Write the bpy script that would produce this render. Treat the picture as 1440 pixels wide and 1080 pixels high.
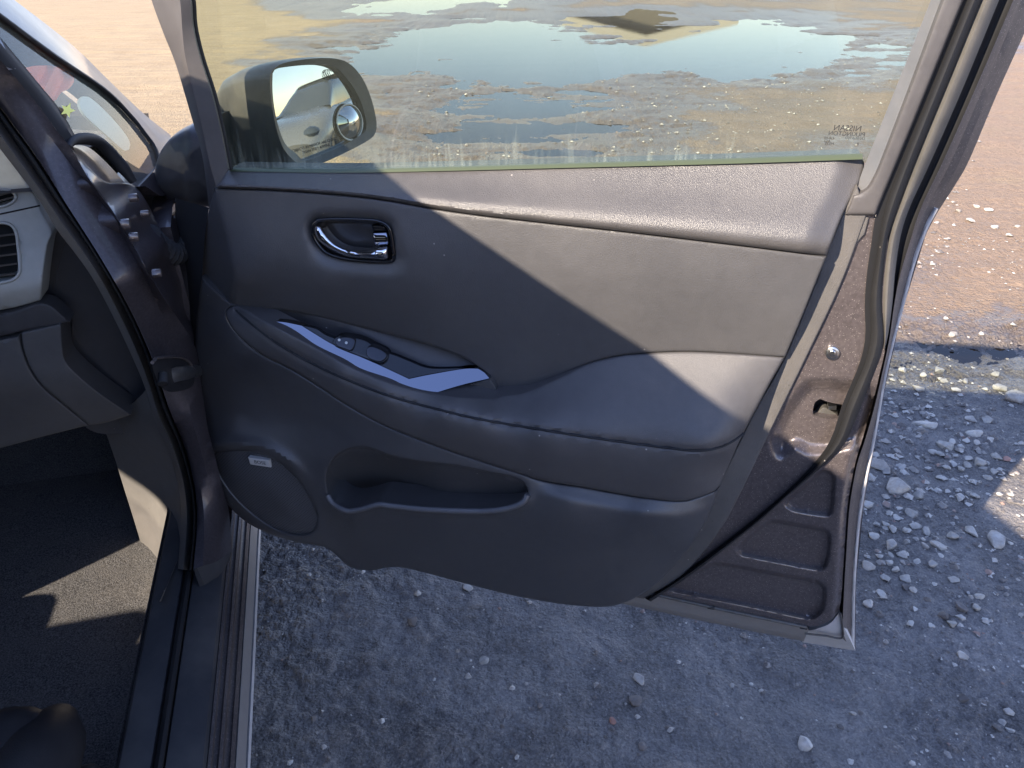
import bpy, bmesh, math, random
import numpy as np
from mathutils import Vector, Matrix
from mathutils.geometry import delaunay_2d_cdt

# ------------------------------------------------------------------ camera, sky, sun, exposure
for o in list(bpy.data.objects):
    bpy.data.objects.remove(o, do_unlink=True)
SC = bpy.context.scene
COL = SC.collection
PITCH = math.radians(31.0)
CAM = np.array([0.0, 0.0, 1.25])
FPX = 1040.0                                   # focal length in pixels of the 1440 x 1080 photograph
cd = bpy.data.cameras.new('camera')
cd.sensor_width = 36.0
cd.lens = 36.0 * FPX / 1440.0
cd.clip_start = 0.02
cd.clip_end = 3000.0
co = bpy.data.objects.new('camera', cd)
co.location = CAM
co.rotation_euler = (math.radians(90) - PITCH, 0, 0)
COL.objects.link(co)
SC.camera = co

SUN = np.array([1.224, 1.105, -1.0])           # travel direction of the sunlight
SUN = SUN / np.linalg.norm(SUN)
EL = math.asin(-SUN[2])
AZ = math.atan2(-SUN[0], -SUN[1])              # bearing of the sun from +Y towards +X
world = bpy.data.worlds.new('World')
SC.world = world
world.use_nodes = True
wn, wl = world.node_tree.nodes, world.node_tree.links
wn.clear()
wout = wn.new('ShaderNodeOutputWorld')
wbg = wn.new('ShaderNodeBackground')
wbg.inputs['Strength'].default_value = 0.125
sky = wn.new('ShaderNodeTexSky')
sky.sky_type = 'NISHITA'
sky.sun_disc = False
sky.sun_elevation = EL
sky.sun_rotation = AZ
sky.altitude = 100
sky.air_density = 1.1
sky.dust_density = 0.05
sky.ozone_density = 2.0
wtc = wn.new('ShaderNodeTexCoord')
wmap = wn.new('ShaderNodeMapping')
wmap.inputs['Scale'].default_value = (1.6, 1.6, 5.0)
wnz = wn.new('ShaderNodeTexNoise')
wnz.inputs['Scale'].default_value = 1.6
wnz.inputs['Detail'].default_value = 7
wnz.inputs['Roughness'].default_value = 0.55
wcr = wn.new('ShaderNodeValToRGB')
wcr.color_ramp.elements[0].position = 0.56
wcr.color_ramp.elements[1].position = 0.80
wcr.color_ramp.elements[1].color = (0.5, 0.5, 0.5, 1)
wmx = wn.new('ShaderNodeMixRGB')
wmx.inputs['Color2'].default_value = (4.6, 4.6, 5.2, 1)
wl.new(wtc.outputs['Generated'], wmap.inputs['Vector'])
wl.new(wmap.outputs['Vector'], wnz.inputs['Vector'])
wl.new(wnz.outputs['Fac'], wcr.inputs['Fac'])
wl.new(wcr.outputs['Color'], wmx.inputs['Fac'])
wbal = wn.new('ShaderNodeMixRGB')                      # daylight white balance of the photograph
wbal.blend_type = 'MULTIPLY'
wbal.inputs['Fac'].default_value = 1.0
wbal.inputs['Color2'].default_value = (1.14, 0.985, 1.10, 1)
wl.new(sky.outputs['Color'], wbal.inputs['Color1'])
wl.new(wbal.outputs['Color'], wmx.inputs['Color1'])
wl.new(wmx.outputs['Color'], wbg.inputs['Color'])
wl.new(wbg.outputs['Background'], wout.inputs['Surface'])

sd = bpy.data.lights.new('sun', 'SUN')
sd.energy = 4.0
sd.angle = math.radians(0.53)
sd.color = (1.0, 0.86, 0.69)
so = bpy.data.objects.new('sun', sd)
so.rotation_euler = Vector(SUN).to_track_quat('-Z', 'Y').to_euler()
so.location = (-12, -11, 12)
COL.objects.link(so)

SC.render.engine = 'CYCLES'
SC.cycles.max_bounces = 8
SC.cycles.transparent_max_bounces = 16
SC.cycles.caustics_reflective = False
SC.cycles.caustics_refractive = False
SC.view_settings.view_transform = 'Standard'
SC.view_settings.look = 'None'
SC.view_settings.gamma = 1.0
SC.view_settings.exposure = 1.8

# ------------------------------------------------------------------ frames of the place
CP, SP = math.cos(PITCH), math.sin(PITCH)
def rays(px, py):
    a = (np.asarray(px, float) - 720.0) / FPX
    v = (540.0 - np.asarray(py, float)) / FPX
    return np.stack([a, CP + v * SP, -SP + v * CP], -1)

DO = np.array([0.0, 0.864, 0.0])                          # door frame: u along the door, w towards the cabin side
DA = math.radians(13.0)
DU = np.array([math.cos(DA), -math.sin(DA), 0.0])
DN = np.array([-math.sin(DA), -math.cos(DA), 0.0])
def door(px, py, w):
    """point of the door, at depth w off the inner panel, that the photograph shows at (px, py)"""
    d = rays(px, py)
    t = (np.asarray(w, float) - (CAM - DO) @ DN) / (d @ DN)
    return CAM + d * t[..., None]
def uvw(u, w, z):
    return DO + DU * u + DN * w + np.array([0, 0, z])
CB = np.array([-0.449, 0.995, 0.0])                       # car frame: f forward, s outwards to the right
CF = np.array([-0.2517, 0.9678, 0.0])
CS = np.array([0.9678, 0.2517, 0.0])
def car(f, s, z):
    return CB + CF * f + CS * s + np.array([0, 0, z])
def flank(z):                                             # the car's side leans inwards above the belt line
    return -0.03 - 0.45 * np.maximum(0, z - 0.90)
def on_flank(px, py, off):
    d = rays(px, py)
    off = np.asarray(off, float)
    lo = np.full(d.shape[:-1], 0.3); hi = np.full(d.shape[:-1], 2.6)
    def g(t):
        P = CAM + d * t[..., None]
        return (P - CB) @ CS - flank(P[..., 2]) - off
    glo = g(lo)
    for _ in range(40):
        mid = (lo + hi) / 2
        gm = g(mid)
        same = np.sign(gm) == np.sign(glo)
        lo = np.where(same, mid, lo); hi = np.where(same, hi, mid)
    return CAM + d * ((lo + hi) / 2)[..., None]
def on_f(px, py, f):                                      # on a cross plane of the car
    d = rays(px, py)
    t = (np.asarray(f, float) - (CAM - CB) @ CF) / (d @ CF)
    return CAM + d * t[..., None]
def on_z(px, py, z):
    d = rays(px, py)
    t = (np.asarray(z, float) - CAM[2]) / d[..., 2]
    return CAM + d * t[..., None]

# ------------------------------------------------------------------ curves and meshes
def cat(pts, step=4.0):
    """Catmull-Rom curve through pts, sampled about every step"""
    p = np.asarray(pts, float)
    if len(p) == 2:
        n = max(2, int(np.linalg.norm(p[1] - p[0]) / step) + 1)
        return p[0] + (p[1] - p[0]) * np.linspace(0, 1, n)[:, None]
    q = np.vstack([2 * p[0] - p[1], p, 2 * p[-1] - p[-2]])
    out = []
    for i in range(1, len(q) - 2):
        p0, p1, p2, p3 = q[i - 1], q[i], q[i + 1], q[i + 2]
        n = max(1, int(np.linalg.norm(p2 - p1) / step))
        t = (np.arange(n) / n)[:, None]
        out.append(0.5 * (2 * p1 + (p2 - p0) * t + (2 * p0 - 5 * p1 + 4 * p2 - p3) * t ** 2 + (3 * p1 - p0 - 3 * p2 + p3) * t ** 3))
    out.append(p[-1:])
    return np.vstack(out)
def resamp(c, n):
    c = np.asarray(c, float)
    d = np.r_[0, np.cumsum(np.linalg.norm(np.diff(c, axis=0), axis=1))]
    t = np.linspace(0, d[-1], n)
    return np.stack([np.interp(t, d, c[:, k]) for k in range(c.shape[1])], -1)
def outline(segs, step=4.0, closed_smooth=False):
    if closed_smooth:
        p = list(segs)
        c = cat(p[-2:] + p + p[:3], step)
        # keep the middle lap only
        i0 = np.argmin(np.linalg.norm(c - np.array(p[0]), axis=1))
        j = [k for k in range(i0 + 5, len(c)) if np.linalg.norm(c[k] - np.array(p[0])) < step * 0.9]
        i1 = j[0] if j else len(c) - 1
        return c[i0:i1]
    out = []
    for s in segs:
        out.append(cat(s, step)[:-1])
    return np.vstack(out)
def inside(p, poly):
    x, y = p[:, 0], p[:, 1]
    r = np.zeros(len(p), bool)
    x1, y1 = poly[:, 0], poly[:, 1]
    x2, y2 = np.roll(x1, -1), np.roll(y1, -1)
    for a, b, c, d in zip(x1, y1, x2, y2):
        if b == d:
            continue
        cnd = (b > y) != (d > y)
        r ^= cnd & (x < (c - a) * (y - b) / (d - b) + a)
    return r
def dist(p, poly, closed=True):
    a = np.asarray(poly, float)
    b = np.roll(a, -1, axis=0) if closed else a[1:]
    if not closed:
        a = a[:-1]
    best = np.full(len(p), 1e9)
    for s in range(0, len(a), 40):
        A, B = a[s:s + 40], b[s:s + 40]
        ab = B - A
        L = np.maximum((ab ** 2).sum(1), 1e-9)
        t = np.clip(((p[:, None, :] - A) * ab).sum(2) / L, 0, 1)
        d = np.linalg.norm(p[:, None, :] - (A + ab * t[..., None]), axis=2).min(1)
        best = np.minimum(best, d)
    return best
def sdist(p, poly):
    d = dist(p, poly)
    return np.where(inside(p, poly), -d, d)
def sstep(a, b, x):
    t = np.clip((x - a) / (b - a), 0, 1)
    return t * t * (3 - 2 * t)
def tps(ctrl):
    """thin-plate surface through (x, y, w) control points"""
    c = np.asarray(ctrl, float)
    xy = c[:, :2] / 100.0
    def k(r):
        return np.where(r > 0, r * r * np.log(np.maximum(r, 1e-12)), 0)
    n = len(c)
    A = np.zeros((n + 3, n + 3))
    A[:n, :n] = k(np.linalg.norm(xy[:, None] - xy[None], axis=2)) + np.eye(n) * 1e-3
    A[:n, n] = 1; A[:n, n + 1:] = xy; A[n, :n] = 1; A[n + 1:, :n] = xy.T
    s = np.linalg.solve(A, np.r_[c[:, 2], 0, 0, 0])
    def f(p):
        q = np.asarray(p, float) / 100.0
        return k(np.linalg.norm(q[:, None] - xy[None], axis=2)) @ s[:n] + s[n] + q @ s[n + 1:]
    return f

class Root:
    loc = np.zeros(3)
ROOT = Root()
def mesh_obj(name, V, F, mat, parent=None, smooth=True, sharp=35, loc=None):
    V = np.asarray(V, float)
    me = bpy.data.meshes.new(name)
    base = ROOT.loc if loc is None else np.asarray(loc, float)
    me.from_pydata([tuple(v) for v in (V - base)], [], [tuple(int(i) for i in f) for f in F])
    me.validate()
    if smooth:
        me.shade_smooth()
        me.set_sharp_from_angle(angle=math.radians(sharp))
    if mat is not None:
        me.materials.append(mat)
    o = bpy.data.objects.new(name, me)
    COL.objects.link(o)
    if parent is not None:
        o.parent = parent
        if loc is not None:
            o.location = tuple(base - ROOT.loc)
    elif loc is not None:
        o.location = tuple(base)
    return o
def tag(o, label=None, cat_=None, group=None, kind=None):
    if label: o['label'] = label
    if cat_: o['category'] = cat_
    if group: o['group'] = group
    if kind: o['kind'] = kind
    return o
def facing(V, F):
    """turn the faces towards the photographer's side"""
    out = []
    for f in F:
        a, b, c = V[f[0]], V[f[1]], V[f[2]]
        n = np.cross(b - a, c - a)
        out.append(f if n @ (CAM - a) > 0 else tuple(reversed(f)))
    return out
MM = 0.00095                                              # one photo pixel on the door is about a millimetre
def patch(name, poly, wf, proj, mat, parent, holes=(), grid=6.0, er=0.0, thick=0.02, back=None, rings=True, sharp=35, extra=None):
    """sculpted panel: outline traced on the door, depth from wf, rounded rim, and a skirt of real thickness"""
    poly = np.asarray(poly, float)
    pts = [poly]
    loops = [poly] + [np.asarray(h, float) for h in holes]
    x0, y0 = poly.min(0); x1, y1 = poly.max(0)
    gx, gy = np.meshgrid(np.arange(x0 + grid / 2, x1, grid), np.arange(y0 + grid / 2, y1, grid))
    gx = gx + (np.arange(gx.shape[0]) % 2)[:, None] * grid / 2
    G = np.stack([gx.ravel(), gy.ravel()], -1)
    ring_pts = []
    if er > 0 and rings:
        for lp in loops:
            nx = np.roll(lp, -1, 0) - np.roll(lp, 1, 0)
            nrm = np.stack([nx[:, 1], -nx[:, 0]], -1)
            nrm /= np.maximum(np.linalg.norm(nrm, axis=1), 1e-6)[:, None]
            for q in (0.2, 0.55, 1.0):
                for sgn in (1, -1):
                    ring_pts.append(lp + sgn * nrm * er * q)
        R = np.vstack(ring_pts)
    else:
        R = np.zeros((0, 2))
    keep = inside(G, poly)
    mind = np.minimum.reduce([dist(G, l) for l in loops])
    keep &= mind > max(er * 1.15, grid * 0.45)
    if extra is not None:
        ex = extra[inside(extra, poly) & (np.minimum.reduce([dist(extra, l) for l in loops]) > 2.0)]
        for h in loops[1:]:
            ex = ex[~inside(ex, h)]
        cell = {(int(x // 3), int(y // 3)) for x, y in ex}
        keep &= np.array([(int(x // 3), int(y // 3)) not in cell for x, y in G])
    for h in loops[1:]:
        keep &= ~inside(G, h)
    I = [G[keep]] + ([ex] if extra is not None else [])
    if len(R):
        kr = inside(R, poly)
        for h in loops[1:]:
            kr &= ~inside(R, h)
        R = R[kr]
        if len(R):
            md = np.minimum.reduce([dist(R, l) for l in loops])
            R = R[md > er * 0.17]
            I.append(R)
    allp = np.vstack(loops + I)
    edges = []
    k = 0
    for l in loops:
        n = len(l)
        edges += [(k + i, k + (i + 1) % n) for i in range(n)]
        k += n
    vv, ee, ff, ov, oe, of = delaunay_2d_cdt([Vector(p) for p in allp], edges, [], 1, 1e-4)
    P = np.array([(v.x, v.y) for v in vv])
    F = [tuple(f) for f in ff]
    cen = np.array([P[list(f)].mean(0) for f in F])
    ok = inside(cen, poly)
    for h in loops[1:]:
        ok &= ~inside(cen, h)
    F = [f for f, o_ in zip(F, ok) if o_]
    w = np.asarray(wf(P), float)
    if er > 0:
        d = np.minimum.reduce([dist(P, l) for l in loops])
        q = np.clip(1 - d / er, 0, 1)
        w = w - er * MM * (1 - np.sqrt(np.maximum(0, 1 - q * q)))
    V = proj(P[:, 0], P[:, 1], w)
    F = facing(V, F)
    if thick > 0:
        from collections import Counter
        cnt = Counter()
        dirn = {}
        for f in F:
            for a, b in zip(f, f[1:] + f[:1]):
                cnt[(min(a, b), max(a, b))] += 1
                dirn[(min(a, b), max(a, b))] = (a, b)
        bd = [dirn[e] for e, c in cnt.items() if c == 1]
        bv = sorted({i for e in bd for i in e})
        bk = DN if back is None else np.asarray(back, float)
        mp = {i: len(V) + j for j, i in enumerate(bv)}
        V = np.vstack([V, V[bv] - bk * thick])
        F = list(F) + [(b, a, mp[a], mp[b]) for a, b in bd]
    return mesh_obj(name, V, F, mat, parent, sharp=sharp)
def loft(name, rails, mat, parent, n=60, closed=False, sharp=40, face=True):
    R = [resamp(np.asarray(r, float), n) for r in rails]
    V = np.vstack(R)
    F = []
    m = len(R)
    for i in range(m if closed else m - 1):
        j = (i + 1) % m
        for k in range(n - 1):
            F.append((i * n + k, i * n + k + 1, j * n + k + 1, j * n + k))
    if face:
        mid = F[len(F) // 2]
        s = 0
        for f in F:
            a, b, c = V[f[0]], V[f[1]], V[f[2]]
            s += np.sign(np.cross(b - a, c - a) @ (CAM - a))
        if s < 0:
            F = [tuple(reversed(f)) for f in F]
    return mesh_obj(name, V, F, mat, parent, sharp=sharp)
def tube(name, path, r, mat, parent, k=8, flat=1.0, loc=None, caps=True):
    P = np.asarray(path, float)
    n = len(P)
    rr = np.full(n, r) if np.isscalar(r) else np.asarray(r, float)
    T = np.gradient(P, axis=0)
    T /= np.maximum(np.linalg.norm(T, axis=1), 1e-9)[:, None]
    ref = np.array([0, 0, 1.0]) if abs(T[:, 2]).mean() < 0.8 else np.array([0, 1.0, 0])
    V = []
    for i in range(n):
        a = np.cross(T[i], ref); a /= np.linalg.norm(a)
        b = np.cross(T[i], a)
        for j in range(k):
            th = 2 * math.pi * j / k
            V.append(P[i] + rr[i] * (math.cos(th) * a + flat * math.sin(th) * b))
    F = [(i * k + j, i * k + (j + 1) % k, (i + 1) * k + (j + 1) % k, (i + 1) * k + j) for i in range(n - 1) for j in range(k)]
    if caps:
        F += [tuple(range(k - 1, -1, -1)), tuple((n - 1) * k + j for j in range(k))]
    return mesh_obj(name, V, F, mat, parent, loc=loc, sharp=60)
def bev_box(name, c, ax, size, r, mat, parent, seg=3, loc=None, warp=None, sub=0):
    """bevelled block: centre, three axes, full sizes"""
    bm = bmesh.new()
    bmesh.ops.create_cube(bm, size=1.0)
    for v in bm.verts:
        v.co = Vector((v.co.x * size[0], v.co.y * size[1], v.co.z * size[2]))
    if sub:
        bmesh.ops.subdivide_edges(bm, edges=bm.edges[:], cuts=sub, use_grid_fill=True)
        es = [e for e in bm.edges if len(e.link_faces) == 2 and e.calc_face_angle(0) > 0.5]
    else:
        es = bm.edges[:]
    if r > 0:
        bmesh.ops.bevel(bm, geom=es, offset=r, segments=seg, profile=0.5, affect='EDGES')
    bm.normal_update()
    V = np.array([tuple(v.co) for v in bm.verts])
    if warp is not None:
        V = warp(V)
    F = [tuple(v.index for v in f.verts) for f in bm.faces]
    bm.free()
    A = np.array(ax, float)
    return mesh_obj(name, np.asarray(c, float) + V @ A, F, mat, parent, loc=loc, sharp=50)
def ell(cx, cy, rx, ry, rot=0.0, n=40, p=2.0):
    t = np.linspace(0, 2 * math.pi, n, endpoint=False)
    c, s = np.cos(t), np.sin(t)
    x = rx * np.sign(c) * np.abs(c) ** (2 / p); y = ry * np.sign(s) * np.abs(s) ** (2 / p)
    return np.stack([cx + x * math.cos(rot) - y * math.sin(rot), cy + x * math.sin(rot) + y * math.cos(rot)], -1)
def text_mesh(name, body, size, origin, xax, yax, mat, parent, align='CENTER', extrude=0.0002, loc=None):
    cu = bpy.data.curves.new(name, 'FONT')
    cu.body = body; cu.size = size; cu.align_x = align; cu.extrude = 0
    to = bpy.data.objects.new(name + '_tmp', cu)
    COL.objects.link(to)
    bpy.context.view_layer.update()
    me = bpy.data.meshes.new_from_object(to.evaluated_get(bpy.context.evaluated_depsgraph_get()))
    V = np.array([tuple(v.co) for v in me.vertices]); F = [tuple(p.vertices) for p in me.polygons]
    bpy.data.objects.remove(to, do_unlink=True); bpy.data.curves.remove(cu); bpy.data.meshes.remove(me)
    W = np.asarray(origin) + V[:, :1] * np.asarray(xax) + V[:, 1:2] * np.asarray(yax)
    return mesh_obj(name, W, F, mat, parent, smooth=False, loc=loc)

# ------------------------------------------------------------------ numpy noise
def vnoise(x, y, seed):
    rs = np.random.RandomState(seed)
    tab = rs.rand(256, 256)
    xi, yi = np.floor(x).astype(int), np.floor(y).astype(int)
    fx, fy = x - xi, y - yi
    fx, fy = fx * fx * (3 - 2 * fx), fy * fy * (3 - 2 * fy)
    g = lambda a, b: tab[a % 256, b % 256]
    return ((g(xi, yi) * (1 - fx) + g(xi + 1, yi) * fx) * (1 - fy) + (g(xi, yi + 1) * (1 - fx) + g(xi + 1, yi + 1) * fx) * fy) - 0.5
def fbm(x, y, seed, octs=4, gain=0.5):
    s, a = 0, 1.0
    for k in range(octs):
        c, sn = math.cos(k * 1.1), math.sin(k * 1.1)
        s = s + a * vnoise((x * c - y * sn) * 2 ** k + 17.3 * k, (x * sn + y * c) * 2 ** k + 9.1 * k, seed + k)
        a *= gain
    return s

# ------------------------------------------------------------------ materials
class NT:
    def __init__(s, name):
        s.m = bpy.data.materials.new(name)
        s.m.use_nodes = True
        s.n, s.l = s.m.node_tree.nodes, s.m.node_tree.links
        s.n.clear()
        s.out = s.n.new('ShaderNodeOutputMaterial')
    def add(s, t, **kw):
        nd = s.n.new(t)
        for k, v in kw.items():
            if k.startswith('_'):
                setattr(nd, k[1:], v)
        for k, v in kw.items():
            if not k.startswith('_'):
                key = int(k[1:]) if k[0] == 'i' and k[1:].isdigit() else k.replace('__', ' ')
                s.put(nd, key, v)
        return nd
    def put(s, nd, key, v):
        sock = nd.inputs[key]
        if isinstance(v, bpy.types.NodeSocket):
            s.l.new(v, sock)
        elif isinstance(v, bpy.types.Node):
            s.l.new(v.outputs[0], sock)
        else:
            if hasattr(sock.default_value, '__len__') and not hasattr(v, '__len__'):
                v = (v, v, v, 1)
            elif hasattr(sock.default_value, '__len__') and len(sock.default_value) == 4 and len(v) == 3:
                v = (*v, 1)
            sock.default_value = v
    def noise(s, scale, detail=4, rough=0.55, vec=None, dist=0.0):
        nd = s.add('ShaderNodeTexNoise', Scale=scale, Detail=detail, Roughness=rough, Distortion=dist)
        if vec is not None: s.put(nd, 'Vector', vec)
        return nd.outputs['Fac']
    def ramp(s, fac, p0, p1, c0=0.0, c1=1.0):
        nd = s.add('ShaderNodeMapRange', _clamp=True)
        s.put(nd, 'Value', fac); s.put(nd, 'From Min', p0); s.put(nd, 'From Max', p1); s.put(nd, 'To Min', c0); s.put(nd, 'To Max', c1)
        return nd.outputs[0]
    def mix(s, fac, a, b):
        nd = s.add('ShaderNodeMixRGB')
        s.put(nd, 'Fac', fac); s.put(nd, 'Color1', a); s.put(nd, 'Color2', b)
        return nd.outputs[0]
    def math(s, op, a, b=0.0):
        nd = s.add('ShaderNodeMath', _operation=op)
        s.put(nd, 0, a); s.put(nd, 1, b)
        return nd.outputs[0]
    def bump(s, h, strength, dist):
        nd = s.add('ShaderNodeBump', Strength=strength, Distance=dist)
        s.put(nd, 'Height', h)
        return nd.outputs[0]
    def pos(s):
        return s.add('ShaderNodeNewGeometry').outputs['Position']
    def scl(s, vec, sc, rot=(0, 0, 0)):
        nd = s.add('ShaderNodeMapping', Scale=sc, Rotation=rot)
        s.put(nd, 'Vector', vec)
        return nd.outputs[0]
    def pbr(s, **kw):
        nd = s.add('ShaderNodeBsdfPrincipled', **kw)
        s.l.new(nd.outputs[0], s.out.inputs['Surface'])
        return nd

def plastic(name, col, rough=0.5, grain=900, gstr=0.25, dust=0.12, dustcol=(0.28, 0.25, 0.22), spec=0.5, gd=0.0006, smear=0.0):
    t = NT(name)
    p = t.pos()
    vo = t.add('ShaderNodeTexVoronoi', Scale=grain); t.put(vo, 'Vector', p)
    n1 = t.noise(7, 6, 0.62, p)
    n2 = t.noise(60, 3, 0.6, p)
    d = t.math('MULTIPLY', t.ramp(n1, 0.42, 0.8), dust)
    if smear:
        n3 = t.noise(16, 5, 0.7, t.scl(p, (1, 1, 2.2)))
        d = t.math('ADD', d, t.math('MULTIPLY', t.ramp(n3, 0.56, 0.74), smear))
    c = t.mix(d, t.mix(t.ramp(n2, 0.3, 0.7), tuple(x * 0.94 for x in col), tuple(x * 1.06 for x in col)), dustcol)
    vs = t.add('ShaderNodeTexVoronoi', Scale=85.0); t.put(vs, 'Vector', p)
    vc = t.add('ShaderNodeSeparateColor'); t.put(vc, 'Color', vs.outputs['Color'])
    sp = t.math('MULTIPLY', t.ramp(vc.outputs[0], 0.93, 0.94), t.ramp(vs.outputs['Distance'], 0.11, 0.06))
    c = t.mix(t.math('MULTIPLY', sp, 0.55), c, t.mix(t.ramp(vc.outputs[1], 0.4, 0.6), (0.02, 0.018, 0.016), (0.55, 0.5, 0.45)))
    r = t.ramp(n1, 0.3, 0.75, rough - 0.05, rough + 0.09)
    h = t.math('ADD', vo.outputs['Distance'], t.math('MULTIPLY', n2, 0.3))
    t.pbr(Base__Color=c, Roughness=r, Specular__IOR__Level=spec, Normal=t.bump(h, gstr, gd))
    return t.m

M = {}
M['pad'] = plastic('pad_vinyl', (0.072, 0.068, 0.067), 0.36, 1100, 0.40, 0.06, gd=0.0009, spec=0.65)
M['insert'] = plastic('insert_vinyl', (0.070, 0.0685, 0.070), 0.40, 1100, 0.32, 0.05, gd=0.0009, spec=0.65)
M['arm'] = plastic('armrest_cloth', (0.068, 0.065, 0.066), 0.47, 1600, 0.35, 0.05, gd=0.0008, smear=0.07, spec=0.6)
M['trim'] = plastic('lower_trim_plastic', (0.056, 0.0555, 0.058), 0.38, 1200, 0.3, 0.05, gd=0.0008, spec=0.7)
M['trim_lip'] = plastic('lip_plastic', (0.105, 0.105, 0.112), 0.34, 1100, 0.15, 0.12)
M['flange'] = plastic('felt_flange', (0.085, 0.080, 0.076), 0.75, 1300, 0.5, 0.3, gd=0.001)
M['frame'] = plastic('frame_trim', (0.062, 0.058, 0.058), 0.5, 1600, 0.2, 0.15)
M['sash'] = plastic('sash_rubber', (0.088, 0.092, 0.098), 0.55, 1600, 0.1, 0.3)
M['rubber'] = plastic('black_rubber', (0.015, 0.0155, 0.0175), 0.68, 1600, 0.15, 0.04, spec=0.3)
M['rubber_grey'] = plastic('dusty_rubber', (0.066, 0.063, 0.058), 0.55, 1200, 0.3, 0.35)
M['black'] = plastic('black_plastic', (0.018, 0.018, 0.02), 0.42, 1500, 0.1, 0.1)
M['mirror_black'] = plastic('mirror_housing_black', (0.035, 0.036, 0.04), 0.35, 1800, 0.12, 0.35)
M['dash'] = plastic('dash_grey', (0.42, 0.44, 0.43), 0.5, 1200, 0.2, 0.1)
M['dash_dark'] = plastic('dash_charcoal', (0.05, 0.05, 0.055), 0.55, 1100, 0.3, 0.1)
M['glove'] = plastic('glovebox_grey', (0.085, 0.085, 0.088), 0.55, 1100, 0.3, 0.1)
M['kick'] = plastic('kick_panel_grey', (0.12, 0.115, 0.11), 0.55, 1100, 0.25, 0.25)
M['scuff'] = plastic('scuff_plate_black', (0.035, 0.036, 0.04), 0.48, 1500, 0.2, 0.35, dustcol=(0.2, 0.18, 0.16))
M['seat'] = plastic('seat_vinyl', (0.016, 0.016, 0.019), 0.4, 700, 0.3, 0.05)
M['hem'] = plastic('dusty_hem', (0.52, 0.50, 0.48), 0.5, 700, 0.2, 0.5, dustcol=(0.36, 0.32, 0.28))
M['white'] = plastic('etch_white', (0.5, 0.52, 0.5), 0.6, 1500, 0.0, 0.0)

def paint(name, col, flakes=0.5, rough=0.32, dust=0.25, coat=0.8):
    t = NT(name)
    p = t.pos()
    vo = t.add('ShaderNodeTexVoronoi', Scale=820.0); t.put(vo, 'Vector', p)
    sep = t.add('ShaderNodeSeparateColor'); t.put(sep, 'Color', vo.outputs['Color'])
    spk = t.math('MULTIPLY', t.ramp(sep.outputs[0], 0.84, 0.98), t.ramp(vo.outputs['Distance'], 0.42, 0.25))
    n1 = t.noise(6, 6, 0.65, p)
    n2 = t.noise(240, 2, 0.5, p)
    base = t.mix(t.ramp(n2, 0.35, 0.65), tuple(x * 0.85 for x in col), tuple(x * 1.15 for x in col))
    c = t.mix(t.math('MULTIPLY', spk, flakes), base, (0.75, 0.66, 0.6))
    c = t.mix(t.math('MULTIPLY', t.ramp(n1, 0.45, 0.8), dust), c, (0.30, 0.25, 0.21))
    t.pbr(Base__Color=c, Metallic=0.35, Roughness=t.ramp(n1, 0.3, 0.8, rough, rough + 0.2), Coat__Weight=coat, Coat__Roughness=0.06)
    return t.m
M['paint'] = paint('mica_paint', (0.080, 0.068, 0.066), 0.5, 0.55, 0.25, 0.08)
M['paint_in'] = paint('mica_paint_inner', (0.100, 0.084, 0.083), 0.45, 0.28, 0.12)
M['paint_out'] = paint('mica_paint_gloss', (0.055, 0.048, 0.054), 0.10, 0.34, 0.06, 0.3)
M['paint_silver'] = paint('silver_paint', (0.36, 0.35, 0.33), 0.1, 0.2, 0.2)
M['paint_red'] = paint('red_paint', (0.42, 0.06, 0.035), 0.05, 0.2, 0.1)

def simple(name, **kw):
    t = NT(name); t.pbr(**kw); return t.m
def metal(name, col, rough, bump=0.0):
    t = NT(name)
    p = t.pos()
    n = t.noise(160, 4, 0.6, p)
    kw = dict(Base__Color=t.mix(t.ramp(n, 0.3, 0.8), col, tuple(x * 0.7 for x in col)), Metallic=1.0, Roughness=t.ramp(n, 0.3, 0.8, rough, rough + 0.12))
    t.pbr(**kw)
    return t.m
M['chrome'] = metal('chrome', (0.88, 0.88, 0.9), 0.04)
M['steel_dark'] = metal('dark_steel', (0.22, 0.22, 0.23), 0.3)
M['steel'] = metal('zinc_steel', (0.55, 0.55, 0.54), 0.28)
M['silver'] = simple('badge_silver', Base__Color=(0.62, 0.61, 0.59), Roughness=0.35, Metallic=0.3)
M['gloss'] = simple('gloss_black', Base__Color=(0.010, 0.011, 0.014), Roughness=0.12, Specular__IOR__Level=0.5)
M['switch_cap'] = simple('switch_cap', Base__Color=(0.045, 0.047, 0.055), Roughness=0.16, Metallic=0.6)
M['gloss_grey'] = simple('gloss_bezel', Base__Color=(0.22, 0.23, 0.27), Roughness=0.07, Metallic=1.0)
M['dark'] = simple('dark_cavity', Base__Color=(0.01, 0.01, 0.011), Roughness=0.6)
M['yellow'] = simple('yellow_sticker', Base__Color=(0.72, 0.74, 0.05), Roughness=0.5)
M['orange'] = simple('orange_reflection', Base__Color=(0.90, 0.20, 0.07), Roughness=0.8)  # reflection colour put into an added patch behind the quarter window
M['pale_green'] = simple('pale_green_reflection', Base__Color=(0.62, 0.68, 0.48), Roughness=0.7)  # reflection colour of the second patch added there
M['mirror'] = simple('mirror_glass', Base__Color=(0.46, 0.48, 0.48), Metallic=1.0, Roughness=0.012)
M['etch'] = simple('etched_mark', Base__Color=(0.012, 0.012, 0.013), Roughness=0.7)
M['tyre'] = plastic('tyre_rubber', (0.022, 0.022, 0.023), 0.75, 500, 0.3, 0.5)
M['headlamp'] = simple('headlamp_glass', Base__Color=(0.10, 0.11, 0.12), Roughness=0.05, Specular__IOR__Level=0.8)

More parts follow.
